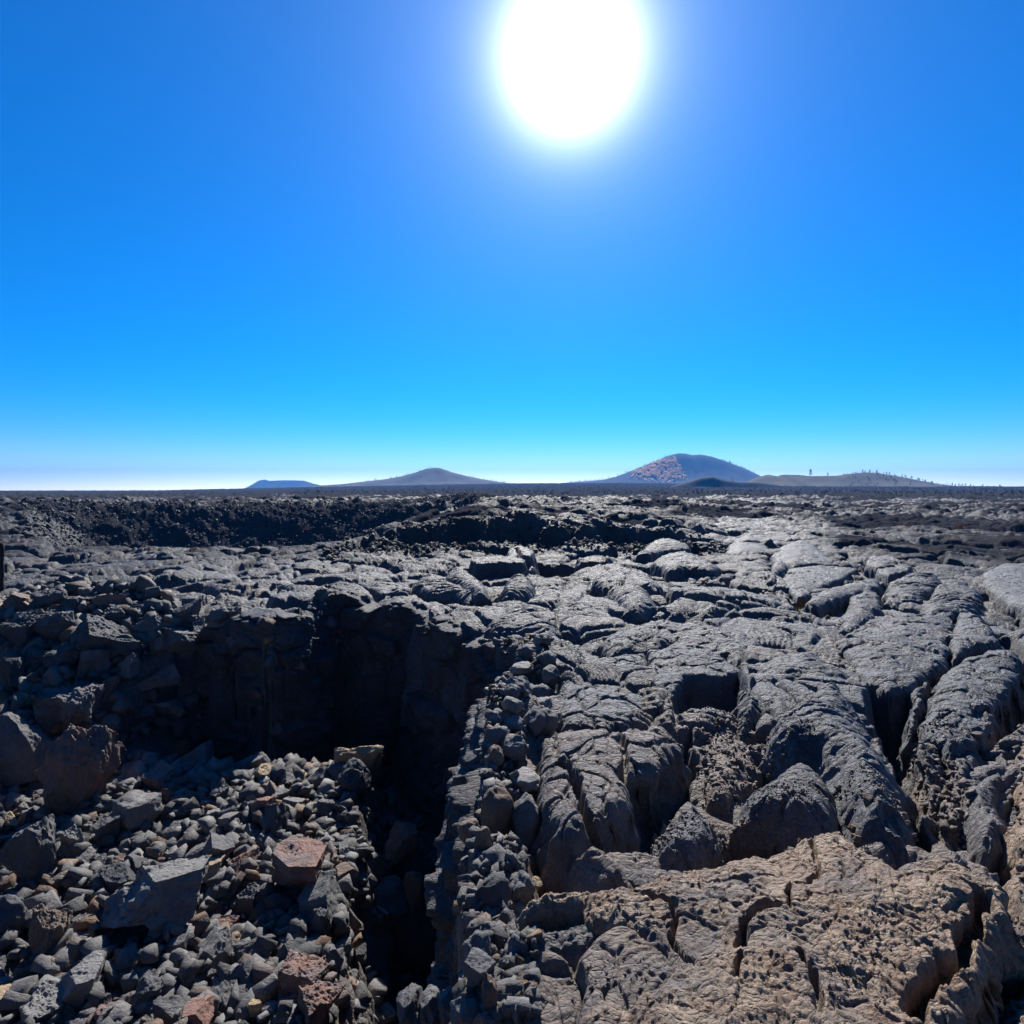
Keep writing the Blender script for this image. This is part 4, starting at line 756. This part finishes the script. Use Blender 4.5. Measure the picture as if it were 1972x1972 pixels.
def crown_mesh(seed, n, kind):
    r = np.random.default_rng(seed); V = []; F = []
    for i in range(n):
        if kind == 'pine':
            t = r.random()**.8; z = .16+.84*t; rad = (.27*(1-t)**.8+.015)*(0.5+.7*r.random())
        else:
            a_ = r.random(); z = .3+.65*a_; rad = .36*math.sqrt(max(.02, 1-(2*a_-1)**2))*r.random()**.5
        th = r.uniform(0, 6.28); c = np.array([rad*math.cos(th), rad*math.sin(th), z]); s = r.uniform(.03, .075)
        q = r.normal(size=(3, 3))*s*np.array([1, 1, .6]); o = len(V); V += list(c+q); F.append([o, o+1, o+2])
    return mesh('crown', np.array(V), np.array(F), MAT_LEAF if kind == 'pine' else MAT_GOLD, False)
def trunk_mesh():
    V = []; F = []
    for k, (z, r) in enumerate(((-.08, .03), (.3, .022), (.95, .005))):
        for j in range(6): a = j*math.pi/3; V.append((r*math.cos(a), r*math.sin(a), z))
    for k in range(2):
        for j in range(6): F.append([k*6+j, k*6+(j+1) % 6, k*6+6+(j+1) % 6, k*6+6+j])
    return mesh('trunk', np.array(V), np.array(F), MAT_BARK, True)
CR = [crown_mesh(10+i, 230, 'pine') for i in range(6)]; TR = trunk_mesh()
def tree(x, y, z, h, label, group):
    r = bpy.data.objects.new('pine_tree', None); COL.objects.link(r); r.location = (x, y, z); r.scale = (h*random.uniform(.8, 1.2), h*random.uniform(.8, 1.2), h); r.rotation_euler = (0, 0, random.uniform(0, 6.28)); r.empty_display_size = .3
    r['label'] = label; r['category'] = 'tree'; r['group'] = group
    obj('crown', random.choice(CR), parent=r); obj('trunk', TR, parent=r)
hh, D4, dp4 = HILLS['wooded_hill']
def xo(u, D): return (u-986)/FPX*D
for u, h in [(1560, 7.5), (1593, 3.5)]:
    D = D4-2; tree(xo(u, D), D, hh(xo(u, D), D)-.2, h, 'tall lone pine on the flat crest of the wooded hill' if h > 5 else 'small lone pine right of the tall lone pine on the wooded hill', 'pines on the wooded hill')
for i in range(60):
    u = 1620+310*(i+random.random()*.9)/60; D = D4+random.uniform(-6, 3); h = random.choice([1.5, 2.0, 2.4, 3.4]); x = xo(u, D)
    tree(x, D, hh(x, D)-.2, h, 'small dark pine on the skyline of the long wooded hill', 'pines along the skyline of the wooded hill')
for i in range(72):
    u = random.uniform(1620, 1960); D = D4-random.uniform(12, 60); x = xo(u, D)
    tree(x, D, hh(x, D)-.2, random.uniform(1.5, 2.8), 'small dark pine on the near slope of the long wooded hill', 'pines on the near slope of the wooded hill')

for i in range(46):
    u = random.choice([random.uniform(700, 830), random.uniform(905, 985)]); D = 1100+random.uniform(-8, 3); x = xo(u, D)
    tree(x, D, LOWC(x, D)-.3, random.choice([2, 2.6, 3.6]), 'small dark pine on the skyline of the low pointed cone', 'pines along the skyline of the low cone')
for i in range(76):
    u = random.uniform(1085, 1290) if i < 56 else random.uniform(1385, 1462); D = 1600+random.uniform(-12, 3); x = xo(u, D)
    tree(x, D, BIGC(x, D)-.4, random.choice([3, 4, 5.5]), 'small dark pine on the %s shoulder of the large cone' % ('left' if i < 56 else 'right'), 'pines along the shoulders of the large cone')
for i in range(40):
    u = random.uniform(1090, 1420); D = 1600-random.uniform(90, 170); x = xo(u, D)
    tree(x, D, BIGC(x, D)-.4, random.uniform(4, 8), 'small dark pine at the foot of the large cone', 'pines at the foot of the large cone')
# autumn aspens on the large cone, one mass
P = []
r = np.random.default_rng(4); V = []; F = []
for i in range(18000):
    a, b = r.normal(0, 1, 2); u = 1285+a*14; v = 905+b*8
    if r.random() < .4: u = 1252+a*14; v = 913+b*5.5
    if u > 1302+3*math.sin(v): continue
    D = 1600; H = CAM_Z+(945-v)/FPX*1600
    # walk down the near slope to this height
    x = xo(u, 1560); ys = np.linspace(1410, 1600, 60); hs_ = BIGC(np.full(60, x), ys); k = int(np.argmax(hs_ > H))
    if k == 0 or fbm(np.array([u*.11]), np.array([v*.16]), 3, 6)[0] < -.12: continue
    c = np.array([x, ys[k]-1.5, hs_[k]+1.5]); q = r.normal(size=(3, 3))*1.3; o = len(V); V += list(c+q); F.append([o, o+1, o+2])
obj('aspen_grove', mesh('aspen_grove', np.array(V), np.array(F), MAT_GOLD, False), label='orange autumn aspen grove on the face of the large cinder cone', kind='stuff')
# sagebrush on the far plain, one mass
V = []; F = []
n = 5200; u = r.uniform(560, 1972, n); rr_ = r.uniform(150, 620, n); az = np.arctan((u-986)/FPX); x = rr_*np.sin(az); y = rr_*np.cos(az); zg = ground(x, y, False)
for i in range(n):
    h = r.uniform(.3, .75)
    for k in range(7):
        c = np.array([x[i], y[i], zg[i]+h*.4])+r.normal(size=3)*h*.35; o = len(V); V += list(c+r.normal(size=(3, 3))*h*.3); F.append([o, o+1, o+2])
obj('sagebrush', mesh('sagebrush', np.array(V), np.array(F), MAT_BUSH, False), label='low grey green sagebrush scattered over the far lava plain', kind='stuff')

# ------------------------------------------------------------------ post and small plants
MAT_WOOD = plain('weathered_wood', (.012, .011, .012), (.03, .026, .026), 14, .8, .004)
def tube(name, pts, rad, mat, n=10, jag=.0, seed=1):
    r = np.random.default_rng(seed); V = []; F = []
    for k, (p, q) in enumerate(zip(pts, rad)):
        for j in range(n): a = j*2*math.pi/n; w = q*(1+jag*r.normal()); V.append((p[0]+w*math.cos(a), p[1]+w*math.sin(a), p[2]))
    m = len(pts)
    for k in range(m-1):
        for j in range(n): F.append([k*n+j, k*n+(j+1) % n, (k+1)*n+(j+1) % n, (k+1)*n+j])
    V.append(tuple(pts[-1])); T = [[(m-1)*n+j, (m-1)*n+(j+1) % n, len(V)-1] for j in range(n)]
    return mesh(name, np.array(V), [np.array(F), np.array(T)], mat, True)
q = un(3, 1152, -.05); zb = float(ground(np.array([q[0]]), np.array([q[1]]), False)[0])-.12
d = q[1]; px2m = d/FPX; hp = 100*px2m
root = bpy.data.objects.new('wooden_post', None); COL.objects.link(root); root.location = (q[0], q[1], zb)
root['label'] = 'dark weathered wooden post standing at the left edge of the view'; root['category'] = 'post'
pts = [(0, 0, -.15)]+[(.03*(k/8)+.006*math.sin(k*2.2), 0, hp*k/8+.05) for k in range(9)]
obj('shaft', tube('shaft', pts, [.034]*4+[.031]*6, MAT_WOOD, 12, .06, 3), parent=root)
obj('footing', mesh('footing', rockshape(3, 12, 8, .08)[0]*np.array([.16, .14, .07])+[0, 0, .0], ICO[3][1], MAT_PEB, True), parent=root)
for i, (u, v, w, h) in enumerate([(8, 1160, 26, 12), (22, 1172, 22, 12), (4, 1176, 20, 12), (12, 1188, 22, 12)]):
    hero(['pale tan stone at the very foot of the wooden post', 'pale tan stone right of the post foot', 'pale tan stone below the post foot at the left edge', 'lowest pale tan stone under the wooden post'][i], u, v, w, h, 'tan', seed=700+i, cuts=8, rough=.04, cat='rock', name='rock', sub=4, group='tan stones round the post')
MAT_GRASS = plain('dry_grass', (.16, .14, .03), (.34, .26, .06), 8, .8); MAT_RUSTG = plain('rust_plant', (.30, .11, .04), (.42, .2, .07), 8, .8)
def tuft(u, v, z, s, mat, label, n=70, seed=1):
    r = np.random.default_rng(seed); q = un(u, v, z); V = []; F = []
    for i in range(n):
        a = r.uniform(0, 6.28); ln = r.uniform(.5, 1)*s; b = r.normal(size=2)*s*.25; tip = np.array([b[0]+math.cos(a)*ln*.5, b[1]+math.sin(a)*ln*.5, ln]); w = s*.03
        o = len(V); V += [np.array([b[0]-w*math.sin(a), b[1]+w*math.cos(a), 0]), np.array([b[0]+w*math.sin(a), b[1]-w*math.cos(a), 0]), tip]; F.append([o, o+1, o+2])
    bpy.context.view_layer.update(); zt = toplevel(q[0], q[1])
    obj('grass_tuft', mesh('grass_tuft', np.array(V), np.array(F), mat, False), (q[0], q[1], zt), label=label, cat='grass tuft')
tuft(1446, 1150, .05, .16, MAT_RUSTG, 'rust coloured tuft in the hollow left of the large tilted plate', seed=1)
tuft(1532, 1164, .05, .12, MAT_GRASS, 'yellow green tuft below the long slanting bar of rock', seed=2)
tuft(1541, 1150, .05, .12, MAT_RUSTG, 'ochre tuft at the lower end of the long slanting bar', seed=3)
tuft(1735, 1004, .3, .35, MAT_RUSTG, 'orange tuft beside the small dome on the right plain', seed=4)
tuft(1848, 1011, .3, .3, MAT_RUSTG, 'orange tuft far right on the flat pavement', seed=5)
tuft(1196, 1152, .1, .12, MAT_GRASS, 'thin green tuft in the notch of the curved dome', 40, seed=6)

# ------------------------------------------------------------------ air
bm = bmesh.new(); bmesh.ops.create_cube(bm, size=1); me = bpy.data.meshes.new('haze'); bm.to_mesh(me); bm.free()
hm = bpy.data.materials.new('haze'); hm.use_nodes = True; t = hm.node_tree; t.nodes.clear()
o_ = t.nodes.new('ShaderNodeOutputMaterial'); pv = t.nodes.new('ShaderNodeVolumePrincipled'); t.links.new(pv.outputs[0], o_.inputs['Volume'])
pv.inputs['Color'].default_value = (.06, .36, 1.0, 1); pv.inputs['Density'].default_value = .00033; pv.inputs['Anisotropy'].default_value = .1
me.materials.append(hm); hz_ob = obj('haze', me, (0, 1000, 55), kind='stuff', label='thin blue air between the camera and the far hills'); hz_ob.scale = (9000, 4400, 116)
print('done', len(bpy.data.objects))
